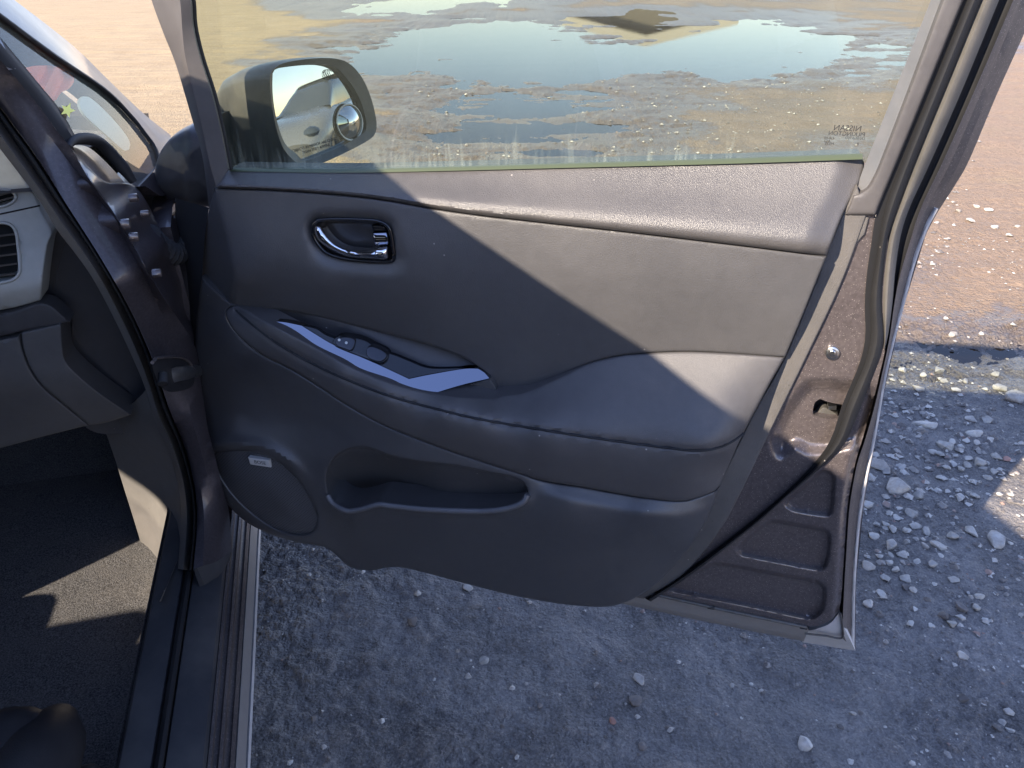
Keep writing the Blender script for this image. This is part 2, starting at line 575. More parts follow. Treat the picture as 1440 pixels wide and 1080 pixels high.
def glass(name, tint, dirt, streaks=True, refl=1.0):
    t = NT(name)
    p = t.pos()
    # coordinates of the pane: along the door, and height
    du = t.add('ShaderNodeVectorMath', _operation='DOT_PRODUCT'); t.put(du, 0, p); du.inputs[1].default_value = tuple(DU)
    sep = t.add('ShaderNodeSeparateXYZ'); t.put(sep, 0, p)
    comb = t.add('ShaderNodeCombineXYZ'); t.put(comb, 0, du.outputs['Value']); t.put(comb, 1, sep.outputs['Z'])
    q = comb.outputs[0]
    film = t.ramp(t.noise(9, 6, 0.65, q), 0.3, 0.85, 0.35, 1.0)
    fine = t.ramp(t.noise(420, 2, 0.6, q), 0.45, 0.75)
    m = t.math('MULTIPLY', film, dirt)
    m = t.math('ADD', m, t.math('MULTIPLY', fine, dirt * 0.5))
    if streaks:
        st = t.noise(1.0, 3, 0.6, t.scl(q, (150, 9, 1)), 0.5)
        st2 = t.noise(1.0, 2, 0.5, t.scl(q, (330, 14, 1)), 0.3)
        above = t.math('SUBTRACT', sep.outputs['Z'], t.math('ADD', 1.012, t.math('MULTIPLY', du.outputs['Value'], 0.035)))
        low = t.ramp(above, 0.0, 0.075, 1.0, 0.0)
        thr = t.math('ADD', t.math('MULTIPLY', low, 0.32), -0.16)
        sm = t.ramp(t.math('ADD', st, thr), 0.56, 0.66)
        sm = t.math('MULTIPLY', sm, t.ramp(low, 0.0, 0.9))
        sm = t.math('MULTIPLY', sm, t.ramp(t.noise(9, 3, 0.6, q), 0.40, 0.62, 0.3, 1.0))
        sm2 = t.math('MULTIPLY', t.ramp(st2, 0.45, 0.7), t.ramp(above, -0.01, 0.05, 0.55, 0.0))
        m = t.math('ADD', m, t.math('MULTIPLY', t.math('MAXIMUM', sm, sm2), 0.30))
    m = t.math('MINIMUM', m, 0.85)
    tr = t.add('ShaderNodeBsdfTransparent', Color=tint)
    gl = t.add('ShaderNodeBsdfGlossy', Color=(1, 1, 1), Roughness=0.0)
    ge = t.add('ShaderNodeNewGeometry')
    dt = t.add('ShaderNodeVectorMath', _operation='DOT_PRODUCT'); t.put(dt, 0, ge.outputs['Normal']); t.put(dt, 1, ge.outputs['Incoming'])
    cosv = t.math('ABSOLUTE', dt.outputs['Value'])                # same mirror share from either side of the thin pane
    fr = t.math('ADD', 0.06, t.math('MULTIPLY', t.math('POWER', t.math('SUBTRACT', 1.0, cosv), 5.0), 0.94))
    a = t.add('ShaderNodeMixShader'); t.put(a, 0, t.math('MINIMUM', t.math('MULTIPLY', fr, refl), 1.0)); t.put(a, 1, tr.outputs[0]); t.put(a, 2, gl.outputs[0])
    df = t.add('ShaderNodeBsdfDiffuse', Color=(0.50, 0.55, 0.44))
    tl = t.add('ShaderNodeBsdfTranslucent', Color=(0.50, 0.55, 0.44))
    dd = t.add('ShaderNodeMixShader'); t.put(dd, 0, 0.4); t.put(dd, 1, df.outputs[0]); t.put(dd, 2, tl.outputs[0])
    b = t.add('ShaderNodeMixShader'); t.put(b, 0, m); t.put(b, 1, a.outputs[0]); t.put(b, 2, dd.outputs[0])
    t.l.new(b.outputs[0], t.out.inputs['Surface'])
    return t.m
M['glass'] = glass('door_glass', (0.66, 0.72, 0.60), 0.062)
M['glass_edge'] = simple('glass_edge_green', Base__Color=(0.075, 0.09, 0.05), Roughness=0.3)
M['quarter'] = glass('quarter_glass', (0.74, 0.76, 0.78), 0.12, False, 0.45)
M['dark_glass'] = glass('dimming_glass', (0.16, 0.17, 0.17), 0.02, False)  # tint darkened to keep skylight out of the cabin
M['cabin_glass'] = glass('cabin_glass', (0.84, 0.84, 0.86), 0.02, False)

def grille():
    t = NT('speaker_mesh')
    p = t.pos()
    du = t.add('ShaderNodeVectorMath', _operation='DOT_PRODUCT'); t.put(du, 0, p); du.inputs[1].default_value = tuple(DU)
    sep = t.add('ShaderNodeSeparateXYZ'); t.put(sep, 0, p)
    sx = t.math('SINE', t.math('MULTIPLY', du.outputs['Value'], 2 * math.pi / 0.0050))
    sz = t.math('SINE', t.math('MULTIPLY', sep.outputs['Z'], 2 * math.pi / 0.0052))
    hole = t.ramp(t.math('MULTIPLY', sx, sz), 0.05, 0.5)
    c = t.mix(hole, (0.085, 0.085, 0.09), (0.02, 0.02, 0.022))
    t.pbr(Base__Color=c, Roughness=0.5, Normal=t.bump(t.math('MULTIPLY', hole, -1.0), 0.6, 0.0008))
    return t.m
M['grille'] = grille()

def carpet():
    t = NT('footwell_carpet')
    p = t.pos()
    n = t.noise(420, 3, 0.7, p); n2 = t.noise(18, 4, 0.6, p)
    c = t.mix(t.ramp(n, 0.35, 0.7), (0.04, 0.039, 0.039), (0.22, 0.216, 0.214))
    c = t.mix(t.math('MULTIPLY', t.ramp(n2, 0.45, 0.75), 0.35), c, (0.19, 0.175, 0.16))
    t.pbr(Base__Color=c, Roughness=0.95, Specular__IOR__Level=0.1, Normal=t.bump(n, 0.9, 0.004))
    return t.m
M['carpet'] = carpet()

def ground_mat():
    t = NT('muddy_yard')
    p = t.pos()
    sep = t.add('ShaderNodeSeparateXYZ'); t.put(sep, 0, p)
    att = t.add('ShaderNodeAttribute', _attribute_name='soil')
    s3 = t.add('ShaderNodeSeparateColor'); t.put(s3, 'Color', att.outputs['Color'])
    dry, wet, grit = s3.outputs[0], s3.outputs[1], s3.outputs[2]
    nA = t.noise(2.2, 6, 0.6, p)
    nB = t.noise(34, 6, 0.68, p)
    nC = t.noise(210, 4, 0.65, p)
    nD = t.noise(90, 4, 0.6, p)
    nG = t.noise(5.5, 5, 0.6, p)
    nS = t.noise(1.0, 5, 0.65, t.scl(p, (1.6, 11, 1), (0, 0, 0.05)))
    mud = t.mix(t.ramp(t.math('ADD', t.math('ADD', t.math('MULTIPLY', nG, 0.42), t.math('MULTIPLY', nB, 0.2)), t.math('MULTIPLY', nC, 0.38)), 0.38, 0.62), (0.088, 0.079, 0.073), (0.285, 0.262, 0.242))
    tan = t.mix(t.ramp(t.math('ADD', t.math('MULTIPLY', nB, 0.5), t.math('MULTIPLY', nS, 0.5)), 0.36, 0.64), (0.25, 0.178, 0.096), (0.41, 0.308, 0.172))
    brown = t.mix(t.ramp(nB, 0.3, 0.7), (0.205, 0.138, 0.085), (0.31, 0.215, 0.140))
    c = t.mix(grit, brown, mud)
    c = t.mix(t.ramp(t.math('ADD', dry, t.math('MULTIPLY', t.math('SUBTRACT', nA, 0.5), 0.8)), 0.35, 0.65), c, tan)
    c = t.mix(t.math('MULTIPLY', t.ramp(nC, 0.58, 0.72), 0.5), c, (0.40, 0.345, 0.285))
    c = t.mix(t.math('MULTIPLY', t.ramp(nD, 0.45, 0.30), 0.45), c, (0.075, 0.064, 0.058))
    w = t.ramp(t.math('ADD', wet, t.math('MULTIPLY', t.math('SUBTRACT', nB, 0.5), 0.9)), 0.35, 0.70)
    c = t.mix(t.math('MULTIPLY', w, 0.62), c, (0.085, 0.070, 0.060))
    r = t.mix(w, 0.9, 0.37)
    v1 = t.add('ShaderNodeTexVoronoi', Scale=75.0); t.put(v1, 'Vector', t.scl(p, (1, 1, 0.3)))
    v2 = t.add('ShaderNodeTexVoronoi', Scale=190.0); t.put(v2, 'Vector', t.scl(p, (1, 1, 0.3)))
    cl = t.ramp(nA, 0.38, 0.62, 0.25, 1.0)
    crumb = t.math('MULTIPLY', t.math('ADD', t.math('MULTIPLY', v1.outputs['Distance'], -0.55), t.math('MULTIPLY', v2.outputs['Distance'], -0.28)), cl)
    h = t.math('ADD', t.math('ADD', crumb, t.math('ADD', nB, t.math('MULTIPLY', nS, 1.0))), t.math('ADD', t.math('MULTIPLY', nD, 0.5), t.math('MULTIPLY', nC, 0.3)))
    fd = t.add('ShaderNodeVectorMath', _operation='LENGTH'); t.put(fd, 0, p)
    bs = t.ramp(fd.outputs['Value'], 2.5, 14.0, 1.0, 0.4)
    bn = t.add('ShaderNodeBump', Distance=0.016); t.put(bn, 'Height', h); t.put(bn, 'Strength', bs)
    t.pbr(Base__Color=c, Roughness=r, Specular__IOR__Level=0.55, Normal=bn.outputs[0])
    return t.m
M['ground'] = ground_mat()

def water_mat():
    t = NT('puddle_water')
    p = t.pos()
    n = t.noise(5, 3, 0.5, t.scl(p, (1, 2.5, 1)))
    n2 = t.noise(40, 3, 0.6, p)
    nb = t.bump(t.math('ADD', n, t.math('MULTIPLY', n2, 0.06)), 0.04, 0.004)
    gl = t.add('ShaderNodeBsdfGlossy', Color=(1, 1, 1), Roughness=0.015, Normal=nb)
    tr = t.add('ShaderNodeBsdfTransparent', Color=(0.34, 0.28, 0.22))
    fr = t.add('ShaderNodeFresnel', IOR=1.34)
    mx = t.add('ShaderNodeMixShader'); t.put(mx, 0, t.math('MINIMUM', t.math('MULTIPLY', fr.outputs[0], 0.62), 1.0)); t.put(mx, 1, tr.outputs[0]); t.put(mx, 2, gl.outputs[0])
    t.l.new(mx.outputs[0], t.out.inputs['Surface'])
    return t.m
M['water'] = water_mat()

def stone_mat(name, c0, c1):
    t = NT(name)
    p = t.pos()
    inf = t.add('ShaderNodeObjectInfo')
    n = t.noise(60, 5, 0.65, p); n2 = t.noise(320, 3, 0.6, p)
    c = t.mix(t.ramp(n, 0.3, 0.7), c0, c1)
    br = t.ramp(inf.outputs['Random'], 0, 1, 0.72, 1.12)
    cc = t.add('ShaderNodeVectorMath', _operation='SCALE'); t.put(cc, 0, c); t.put(cc, 'Scale', br)
    sep = t.add('ShaderNodeSeparateXYZ'); t.put(sep, 0, t.add('ShaderNodeTexCoord').outputs['Generated'])
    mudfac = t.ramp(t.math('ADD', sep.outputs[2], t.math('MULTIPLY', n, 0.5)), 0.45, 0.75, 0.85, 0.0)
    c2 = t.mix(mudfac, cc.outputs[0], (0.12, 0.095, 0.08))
    t.pbr(Base__Color=c2, Roughness=0.85, Specular__IOR__Level=0.3, Normal=t.bump(t.math('ADD', n, t.math('MULTIPLY', n2, 0.4)), 0.5, 0.004))
    return t.m
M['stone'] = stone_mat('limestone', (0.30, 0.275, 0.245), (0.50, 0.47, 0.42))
def grit_mat():
    t = NT('gravel_grit')
    p = t.pos()
    vo = t.add('ShaderNodeTexVoronoi', Scale=55.0); t.put(vo, 'Vector', p)
    sp = t.add('ShaderNodeSeparateColor'); t.put(sp, 'Color', vo.outputs['Color'])
    c = t.mix(t.ramp(sp.outputs[0], 0.35, 0.95), (0.13, 0.115, 0.105), (0.46, 0.43, 0.385))
    c = t.mix(t.ramp(sp.outputs[1], 0.96, 0.98), c, (0.27, 0.185, 0.15))
    t.pbr(Base__Color=c, Roughness=0.8, Specular__IOR__Level=0.35)
    return t.m
M['grit'] = grit_mat()
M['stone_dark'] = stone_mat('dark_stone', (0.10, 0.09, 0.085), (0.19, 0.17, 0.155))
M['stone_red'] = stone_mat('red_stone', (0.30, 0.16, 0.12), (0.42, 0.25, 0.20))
M['flange_grey'] = plastic('flange_grey', (0.24, 0.225, 0.21), 0.5, 900, 0.2, 0.4)
M['cream'] = plastic('cream_cladding', (0.72, 0.66, 0.54), 0.7, 20, 0.0, 0.1)
M['shed_wall'] = plastic('shed_wall', (0.22, 0.19, 0.15), 0.8, 20, 0.0, 0.2)
M['roof'] = plastic('shed_roof', (0.16, 0.14, 0.12), 0.7, 20, 0.0, 0.2)

# ------------------------------------------------------------------ the yard: ground, puddles, shed
def graded(lo, hi, step, a, b, g1=1.008, lim=9.0, g2=1.12):
    core = list(np.arange(lo, hi, step))
    up, s, x = [], step, core[-1]
    while x < b:
        s *= g1 if abs(x) < lim else g2
        x += s; up.append(x)
    dn, s, x = [], step, core[0]
    while x > a:
        s *= (1.03 if a > -50 else g1) if abs(x) < lim else g2
        x -= s; dn.append(x)
    return np.array(dn[::-1] + core + up)
GX = graded(-0.62, 1.95, 0.0055, -900, 900)
GY = graded(0.55, 2.45, 0.0055, -900, 1400, 1.007, 13.0)
XX, YY = np.meshgrid(GX, GY)
def gp(pts):
    p = np.asarray(pts, float)
    return on_z(p[:, 0], p[:, 1], 0.0)[:, :2]
def warp(xy):                                             # even out near and far ground for the puddle shores
    y = np.maximum(xy[..., 1], 0.2)
    return np.stack([xy[..., 0] / y * 6.0, np.log(y) * 6.0], -1)
PUDDLES = [  # shore traced on the photo, firmness of the shore, depth
    ([(985, 42), (1010, 30), (1060, 27), (1110, 36), (1150, 46), (1185, 52), (1205, 66), (1185, 80), (1150, 92), (1090, 104), (1040, 114), (985, 112), (930, 104), (880, 98), (840, 70), (800, 48), (785, 32), (830, 22), (900, 17), (955, 22)], 1.1),
    ([(470, 78), (500, 58), (560, 42), (640, 30), (740, 28), (795, 32), (850, 52), (905, 64), (960, 62), (985, 44), (960, 108), (900, 112), (850, 118), (780, 124), (700, 120), (620, 112), (540, 118), (500, 112)], 0.84),
    ([(575, 128), (640, 120), (720, 128), (800, 120), (880, 126), (920, 140), (880, 170), (900, 205), (850, 228), (760, 232), (650, 232), (575, 228), (560, 190), (600, 160)], 0.66),
    ([(480, 6), (560, -4), (660, -6), (740, -8), (720, 4), (640, 14), (560, 18), (500, 20)], 0.85),
    ([(1190, 84), (1215, 66), (1260, 56), (1300, 60), (1290, 86), (1250, 104), (1205, 108)], 0.70),
    ([(1256, 486), (1330, 484), (1440, 488), (1500, 492), (1500, 520), (1400, 524), (1310, 516), (1262, 506)], 0.58),
]
H = 0.030 + 0.010 * fbm(XX * 0.9, YY * 0.9, 3, 3)
H = H + 0.011 * fbm(XX * 3.1, YY * 3.1 * 0.8, 11, 3)
near = np.clip(1.6 - np.hypot(XX, YY) / 4.0, 0, 1)
XR, YR = XX * 0.8 + YY * 0.6 + 0.012 * fbm(XX * 30, YY * 30, 5, 2), YY * 0.8 - XX * 0.6 + 0.012 * fbm(XX * 30, YY * 30, 7, 2)
fine = fbm(XR * 17, YR * 17, 23, 4, 0.55)
H = H + (0.004 + 0.003 * near) * fine
lump = np.abs(fbm(XR * 34, YR * 34, 31, 3, 0.6))
H = H + near * 0.006 * lump * (0.35 + sstep(0.15, -0.25, XX + 0.25 * (YY - 1)))
cr = 1 - 2 * np.abs(vnoise(XR * 55, YR * 55, 131)) - np.abs(vnoise(XR * 110 + 3, YR * 110, 137))
patchy = 0.35 + 0.65 * sstep(-0.12, 0.2, fbm(XX * 2.3, YY * 2.3, 141, 3))
H = H + near * patchy * (0.0035 * cr + 0.0045 * vnoise(XR * 130, YR * 130, 151) + 0.004 * vnoise(XR * 75 + 5, YR * 75, 157))
rut = fbm(XX * 0.55 + YY * 0.12, YY * 5.5 - XX * 0.5, 47, 3)
H = H + 0.017 * rut * sstep(2.4, 4.0, YY)
WX = warp(np.stack([XX, YY], -1)).reshape(-1, 2)
bb = WX[:, 1] < 6.0 * math.log(40.0)
wetm = np.zeros(len(WX))
dig = np.zeros(len(WX))
for poly, dep in PUDDLES:
    q = warp(gp(outline(poly, 8.0, True)))
    lo, hi = q.min(0) - 1.2, q.max(0) + 1.2
    sel = np.where(bb & (WX > lo).all(1) & (WX < hi).all(1) & (YY.ravel() > 0.2))[0]
    if len(sel) == 0:
        continue
    s = sdist(WX[sel], q)
    nz = fbm(WX[sel, 0] * 3.0, WX[sel, 1] * 3.0, 61, 5, 0.62)
    s = s + 0.55 * nz
    dig[sel] = np.maximum(dig[sel], dep * sstep(0.28, -0.35, s))
    wetm[sel] = np.maximum(wetm[sel], sstep(1.1, 0.1, s))
H = H - 0.052 * dig.reshape(H.shape)
speck = vnoise(WX[:, 0] * 22, WX[:, 1] * 22, 71).reshape(H.shape)
H = H + 0.024 * np.maximum(0, speck - 0.34) * (dig.reshape(H.shape) > 0.3)
H = H + np.where(np.hypot(XX, YY) > 25, 0.03, 0)
# keep the ground under the car flat
fx = (XX - CB[0]) * CF[0] + (YY - CB[1]) * CF[1]
sx = (XX - CB[0]) * CS[0] + (YY - CB[1]) * CS[1]
ratio = XX / np.maximum(YY, 0.3)
dry = sstep(-0.08, -0.26, ratio + 0.10 * fbm(XX * 2, YY * 2, 81, 3)) * sstep(1.5, 2.6, YY)
dry = np.maximum(dry, 0.30 * sstep(0.45, 0.62, ratio) * sstep(2.1, 2.6, YY))
grit = np.clip(sstep(2.55, 2.2, YY) + sstep(-0.05, 0.1, ratio) * sstep(0.55, 0.40, ratio) * 0.35, 0, 1)
grit = np.where(YY < 0.3, 0.4, grit)
wet = np.maximum(wetm.reshape(H.shape) * 0.95, 0.40 + 0.55 * fbm(XX * 1.7, YY * 1.7, 91, 3) - 0.45 * dry - 0.12 * sstep(0.5, 0.7, ratio) * sstep(2.3, 2.6, YY))
ny, nx = XX.shape
me = bpy.data.meshes.new('ground')
me.vertices.add(nx * ny)
me.vertices.foreach_set('co', np.stack([XX, YY, H], -1).astype(np.float32).ravel())
ii = np.arange((ny - 1) * (nx - 1))
r0 = (ii // (nx - 1)) * nx + ii % (nx - 1)
quads = np.stack([r0, r0 + 1, r0 + nx + 1, r0 + nx], -1).astype(np.int32)
me.loops.add(quads.size)
me.loops.foreach_set('vertex_index', quads.ravel())
me.polygons.add(len(quads))
me.polygons.foreach_set('loop_start', (np.arange(len(quads)) * 4).astype(np.int32))
me.update(calc_edges=True)
me.shade_smooth()
ca = me.color_attributes.new('soil', 'FLOAT_COLOR', 'POINT')
ca.data.foreach_set('color', np.stack([dry, wet, grit, np.ones_like(dry)], -1).astype(np.float32).ravel())
me.materials.append(M['ground'])
g = bpy.data.objects.new('ground', me)
COL.objects.link(g)
tag(g, kind='structure')
def ground_z(x, y):
    i = np.clip(np.searchsorted(GX, x) - 1, 0, nx - 2); j = np.clip(np.searchsorted(GY, y) - 1, 0, ny - 2)
    a = np.clip((x - GX[i]) / (GX[i + 1] - GX[i]), 0, 1); b = np.clip((y - GY[j]) / (GY[j + 1] - GY[j]), 0, 1)
    return (H[j, i] * (1 - a) + H[j, i + 1] * a) * (1 - b) + (H[j + 1, i] * (1 - a) + H[j + 1, i + 1] * a) * b

# one level sheet of water for each puddle field, the ground's own hollows draw the shore
for x0, x1, y0, y1 in ((-3.6, 7.5, 2.85, 24.0), (1.15, 3.0, 2.12, 2.48)):
    w = mesh_obj('puddle', [(x0, y0, 0), (x1, y0, 0), (x1, y1, 0), (x0, y1, 0)], [(0, 1, 2, 3)], M['water'], smooth=False, loc=(0, 0, 0))
    tag(w, kind='structure')

def shed():
    base = np.array([9.8, 60.0, 0.0])
    r = bpy.data.objects.new('shed', None); r.location = tuple(base); COL.objects.link(r)
    tag(r, 'distant gabled shed with cream verge boards, mirrored in the far puddle', 'building')
    def sub(name, V, F, mat):
        o = mesh_obj(name, np.array(V, float) + base, F, mat, None, smooth=False, loc=base)
        o.location = (0, 0, 0); o.parent = r
    hw, he, ha, L = 6.2, 3.95, 5.35, 14.0
    V = [(-hw, 0, 0), (hw, 0, 0), (hw, 0, he), (0, 0, ha), (-hw, 0, he), (-hw, L, 0), (hw, L, 0), (hw, L, he), (0, L, ha), (-hw, L, he)]
    sub('wall', V, [(0, 1, 2, 3, 4), (9, 8, 7, 6, 5), (0, 4, 9, 5), (1, 6, 7, 2)], M['shed_wall'])
    for sg in (-1, 1):
        e = (sg * (hw + 0.4), he - 0.09)
        V = [(e[0], -0.5, e[1] + 0.02), (0, -0.5, ha + 0.02), (0, L + 0.4, ha + 0.02), (e[0], L + 0.4, e[1] + 0.02)]
        V += [(a, b, c + 0.12) for a, b, c in V]
        F = [(0, 1, 2, 3), (7, 6, 5, 4), (0, 4, 5, 1), (1, 5, 6, 2), (2, 6, 7, 3), (3, 7, 4, 0)]
        sub('roof_slope', V, F, M['roof'])
        V = [(e[0], -0.60, e[1] - 0.60), (0, -0.60, ha - 0.60), (0, -0.52, ha - 0.60), (e[0], -0.52, e[1] - 0.60)]
        V += [(a, b, c + 0.75) for a, b, c in V]
        sub('verge_board', V, F, M['cream'])
    V = [(-1.8, -0.06, 0), (1.8, -0.06, 0), (1.8, -0.06, 3.0), (-1.8, -0.06, 3.0)]
    sub('roller_door', V + [(a, 0.02, c) for a, b, c in V], [(0, 1, 2, 3), (0, 4, 5, 1), (1, 5, 6, 2), (2, 6, 7, 3), (3, 7, 4, 0)], M['cream'])
shed()

# ------------------------------------------------------------------ the car and its open door
CARLOC = car(-1.0, -0.88, 0.0)
ROOT.loc = CARLOC
CARO = bpy.data.objects.new('car', None)
CARO.location = tuple(CARLOC)
COL.objects.link(CARO)
tag(CARO, 'dark grey car with its front passenger door standing wide open', 'car')

def dl(pts, w, step=4.0):
    c = cat(pts, step)
    return door(c[:, 0], c[:, 1], np.full(len(c), w) if np.isscalar(w) else np.interp(np.linspace(0, 1, len(c)), np.linspace(0, 1, len(w)), w))

# --- outlines traced on the photograph
BELT = [(323, 237), (480, 239), (620, 236.5), (800, 232), (1000, 227), (1100, 224), (1213, 220)]
CREASE = [(1162, 360), (1050, 346), (900, 328), (750, 311), (680, 303), (610, 293), (540, 281), (480, 274), (400, 268), (302, 264)]
EDGE_HI = [(1213, 220), (1215, 237), (1202, 271), (1185, 302), (1162, 360)]
EDGE_MID = [(1162, 360), (1146, 400), (1125, 452), (1104, 502)]
EDGE_LO = [(1104, 502), (1085, 535), (1065, 572), (1046, 608), (1030, 642), (1012, 684)]
ARM_TOP = [(703, 556), (740, 550), (790, 528), (830, 510), (870, 500), (895, 497), (950, 494), (1000, 495), (1104, 502)]
RECESS_TOP = [(330, 429), (356, 434), (393, 436), (446, 445), (498, 458), (551, 471), (604, 485), (643, 499), (672, 515), (691, 533), (703, 556)]
BOLSTER_IN = [(330, 429), (350, 437), (375, 452), (440, 486), (500, 518), (560, 541), (620, 554), (690, 559), (703, 556)]
ARM_BOT = [(1012, 684), (1004, 691), (980, 700), (955, 705), (920, 702), (880, 696), (820, 685), (760, 675), (735, 667), (700, 656), (660, 643), (600, 622), (540, 598), (490, 571), (450, 545), (410, 520), (370, 500), (340, 477), (322, 455), (318, 438), (330, 429)]
LOW_LEFT = [(283, 389), (276, 440), (274, 490), (278, 545), (287, 600), (289, 632), (293, 660), (306, 690), (325, 715), (345, 733), (362, 743), (385, 753), (420, 763), (455, 769), (472, 780), (488, 795), (505, 801), (525, 802), (545, 798), (565, 798), (600, 806), (660, 822), (720, 837), (780, 848), (830, 853), (862, 852), (892, 841), (920, 823), (950, 793), (975, 763), (990, 738), (1002, 712), (1012, 684)]
STITCH = [(332, 436), (350, 452), (375, 472), (400, 489), (440, 511), (480, 530), (547, 556), (623, 577), (680, 590), (763, 604), (847, 617), (930, 628), (975, 633), (1003, 631), (1025, 623), (1046, 609)]
HANDLE = [(441, 316), (446, 311), (453, 309.5), (478, 308.5), (517, 309.5), (533, 311.5), (543, 316), (548, 322), (551, 334), (553, 348), (554, 362), (550, 367.5), (529, 368), (491, 365), (464, 358), (451, 348), (442, 334), (440, 324)]
POCKET = [(459, 677), (461, 660), (472, 642), (490, 632), (507, 629), (525, 632), (552, 642), (590, 649), (640, 655), (690, 665), (720, 671), (737, 680), (742, 692), (735, 704), (715, 712), (685, 716), (652, 716), (602, 714), (552, 709), (532, 707), (510, 713), (490, 716), (475, 710), (463, 697)]
SPEAKER = [(300, 640), (312, 636), (332, 634), (362, 637), (392, 650), (418, 674), (436, 702), (445, 724), (444, 740), (434, 750), (415, 751), (392, 745), (362, 727), (334, 702), (312, 672)]

# --- inner metal panel: the door part everything else is fixed to
FLANGE_R = [(1218, 304), (1182, 400), (1133, 504), (1075, 623), (1043, 690), (1012, 746), (960, 808), (905, 842)]
SEAL_L = [(1231, 304), (1225, 346), (1220, 377), (1216, 425), (1217, 473), (1210, 508), (1196, 542), (1183, 573), (1167, 621), (1137, 660), (1100, 696), (1050, 738), (960, 806), (905, 840)]
SEAL_R = [(1249, 333), (1243, 377), (1240, 425), (1243, 483), (1229, 525), (1217, 556), (1200, 598), (1186, 628), (1152, 660), (1112, 694), (1062, 738), (972, 808), (915, 846)]
RIM_R = [(1249, 333), (1248, 400), (1246, 480), (1236, 530), (1225, 575), (1212, 620), (1203, 650), (1196, 685), (1191, 720), (1187, 780), (1184, 830)]
EMB = [outline([(1104, 706), (1112, 716), (1124, 720), (1150, 724), (1166, 725), (1171, 716), (1173, 690), (1174, 672), (1168, 664), (1156, 662), (1144, 670), (1122, 690)], 4, True),
       outline([(1037, 771), (1042, 780), (1058, 784), (1100, 792), (1148, 801), (1160, 799), (1165, 785), (1168, 758), (1164, 747), (1150, 742), (1120, 737), (1088, 732), (1070, 740), (1052, 756)], 4, True),
       outline([(936, 824), (946, 831), (980, 838), (1060, 854), (1130, 869), (1148, 868), (1158, 856), (1161, 830), (1155, 820), (1140, 815), (1080, 804), (1020, 793), (1000, 793), (970, 806)], 4, True)]
LATCH_DENT = outline([(1098, 640), (1088, 618), (1098, 590), (1118, 560), (1132, 544), (1150, 538), (1200, 542), (1240, 560), (1230, 610), (1180, 630), (1140, 634), (1118, 626)], 4, True)
LATCH_HOLE = outline([[(1143, 577), (1146, 566), (1153, 561)], [(1153, 561), (1168, 566), (1185, 569)], [(1185, 569), (1184, 580), (1180, 590)], [(1180, 590), (1166, 589), (1149, 586), (1143, 582), (1143, 577)]], 3)
metal_poly = outline([[(1180, 304), (1231, 304), (1249, 333)], RIM_R, [(1184, 830), (1180, 856), (1168, 872), (1150, 880), (1134, 881)], [(1134, 881), (1020, 857), (905, 832)], [(905, 832), (850, 800), (850, 700), (1000, 500), (1100, 350), (1180, 304)]], 5)
def metal_w(p):
    w = np.zeros(len(p))
    for e in EMB:
        s = sdist(p, e)
        w -= 0.011 * sstep(2.0, -4.0, s)
    s = sdist(p, LATCH_DENT)
    w -= 0.016 * sstep(9.0, -12.0, s)
    rx = np.interp(p[:, 1], [304, 400, 480, 530, 575, 620, 650, 685, 720, 780, 830, 880], [1236, 1246, 1244, 1234, 1223, 1210, 1201, 1194, 1189, 1185, 1182, 1178])
    w -= 0.014 * sstep(9, 0, rx - p[:, 0]) * (p[:, 1] > 560)
    return w
def offs(lp, ds):
    nx = np.roll(lp, -1, 0) - np.roll(lp, 1, 0)
    nr = np.stack([nx[:, 1], -nx[:, 0]], -1); nr /= np.linalg.norm(nr, axis=1)[:, None]
    return np.vstack([lp + nr * d for d in ds])
EXTRA = np.vstack([offs(e, (-5.5, -4, -2.5, -1, 0.5, 2, 3.5, 5)) for e in EMB] + [offs(LATCH_DENT, (-12, -8, -4, 0, 4, 8))])
DOOR = patch('front_door', metal_poly, metal_w, door, M['paint_in'], CARO, holes=[LATCH_HOLE], grid=4.0, thick=0.012, sharp=60, extra=EXTRA)
tag(DOOR, 'open passenger door seen from its trimmed inner side')
D = DOOR

# latch in its opening
lc = outline([[(1136, 552), (1192, 552)], [(1192, 552), (1192, 600)], [(1192, 600), (1136, 600)], [(1136, 600), (1136, 552)]], 6)
patch('latch_cavity', lc, lambda p: np.full(len(p), -0.045), door, M['dark'], D, thick=0.0)
patch('latch_fork', outline([[(1146, 584), (1158, 573), (1170, 578)], [(1170, 578), (1178, 584), (1176, 590)], [(1176, 590), (1160, 590), (1146, 584)]], 3), lambda p: np.full(len(p), -0.028), door, M['rubber_grey'], D, thick=0.01, er=1.5)
patch('latch_striker_plate', outline([[(1165, 571), (1176, 571)], [(1176, 571), (1176, 577)], [(1176, 577), (1165, 576)], [(1165, 576), (1165, 571)]], 3), lambda p: np.full(len(p), -0.022), door, M['steel'], D, thick=0.012)
patch('latch_plate', outline([[(1177, 570), (1184, 571)], [(1184, 571), (1183, 590)], [(1183, 590), (1178, 590)], [(1178, 590), (1177, 570)]], 3), lambda p: np.full(len(p), -0.02), door, M['chrome'], D, thick=0.02)
# round bolt
for rad, wz, mt, nm in ((10.5, 0.003, 'steel', 'bolt_washer'), (6.0, 0.007, 'steel', 'bolt_head'), (2.6, 0.0045, 'rubber', 'bolt_socket')):
    patch(nm, ell(1171, 497, rad, rad * 0.95, 0, 22), lambda p, a=wz, r_=rad: a + 0.002 * np.clip(1 - (np.hypot(p[:, 0] - 1171, p[:, 1] - 497) / r_) ** 2, 0, 1) if r_ > 3 else np.full(len(p), 0.0095), door, M[mt], D, grid=2.5, er=1.6 if rad > 5 else 0, thick=0.006)

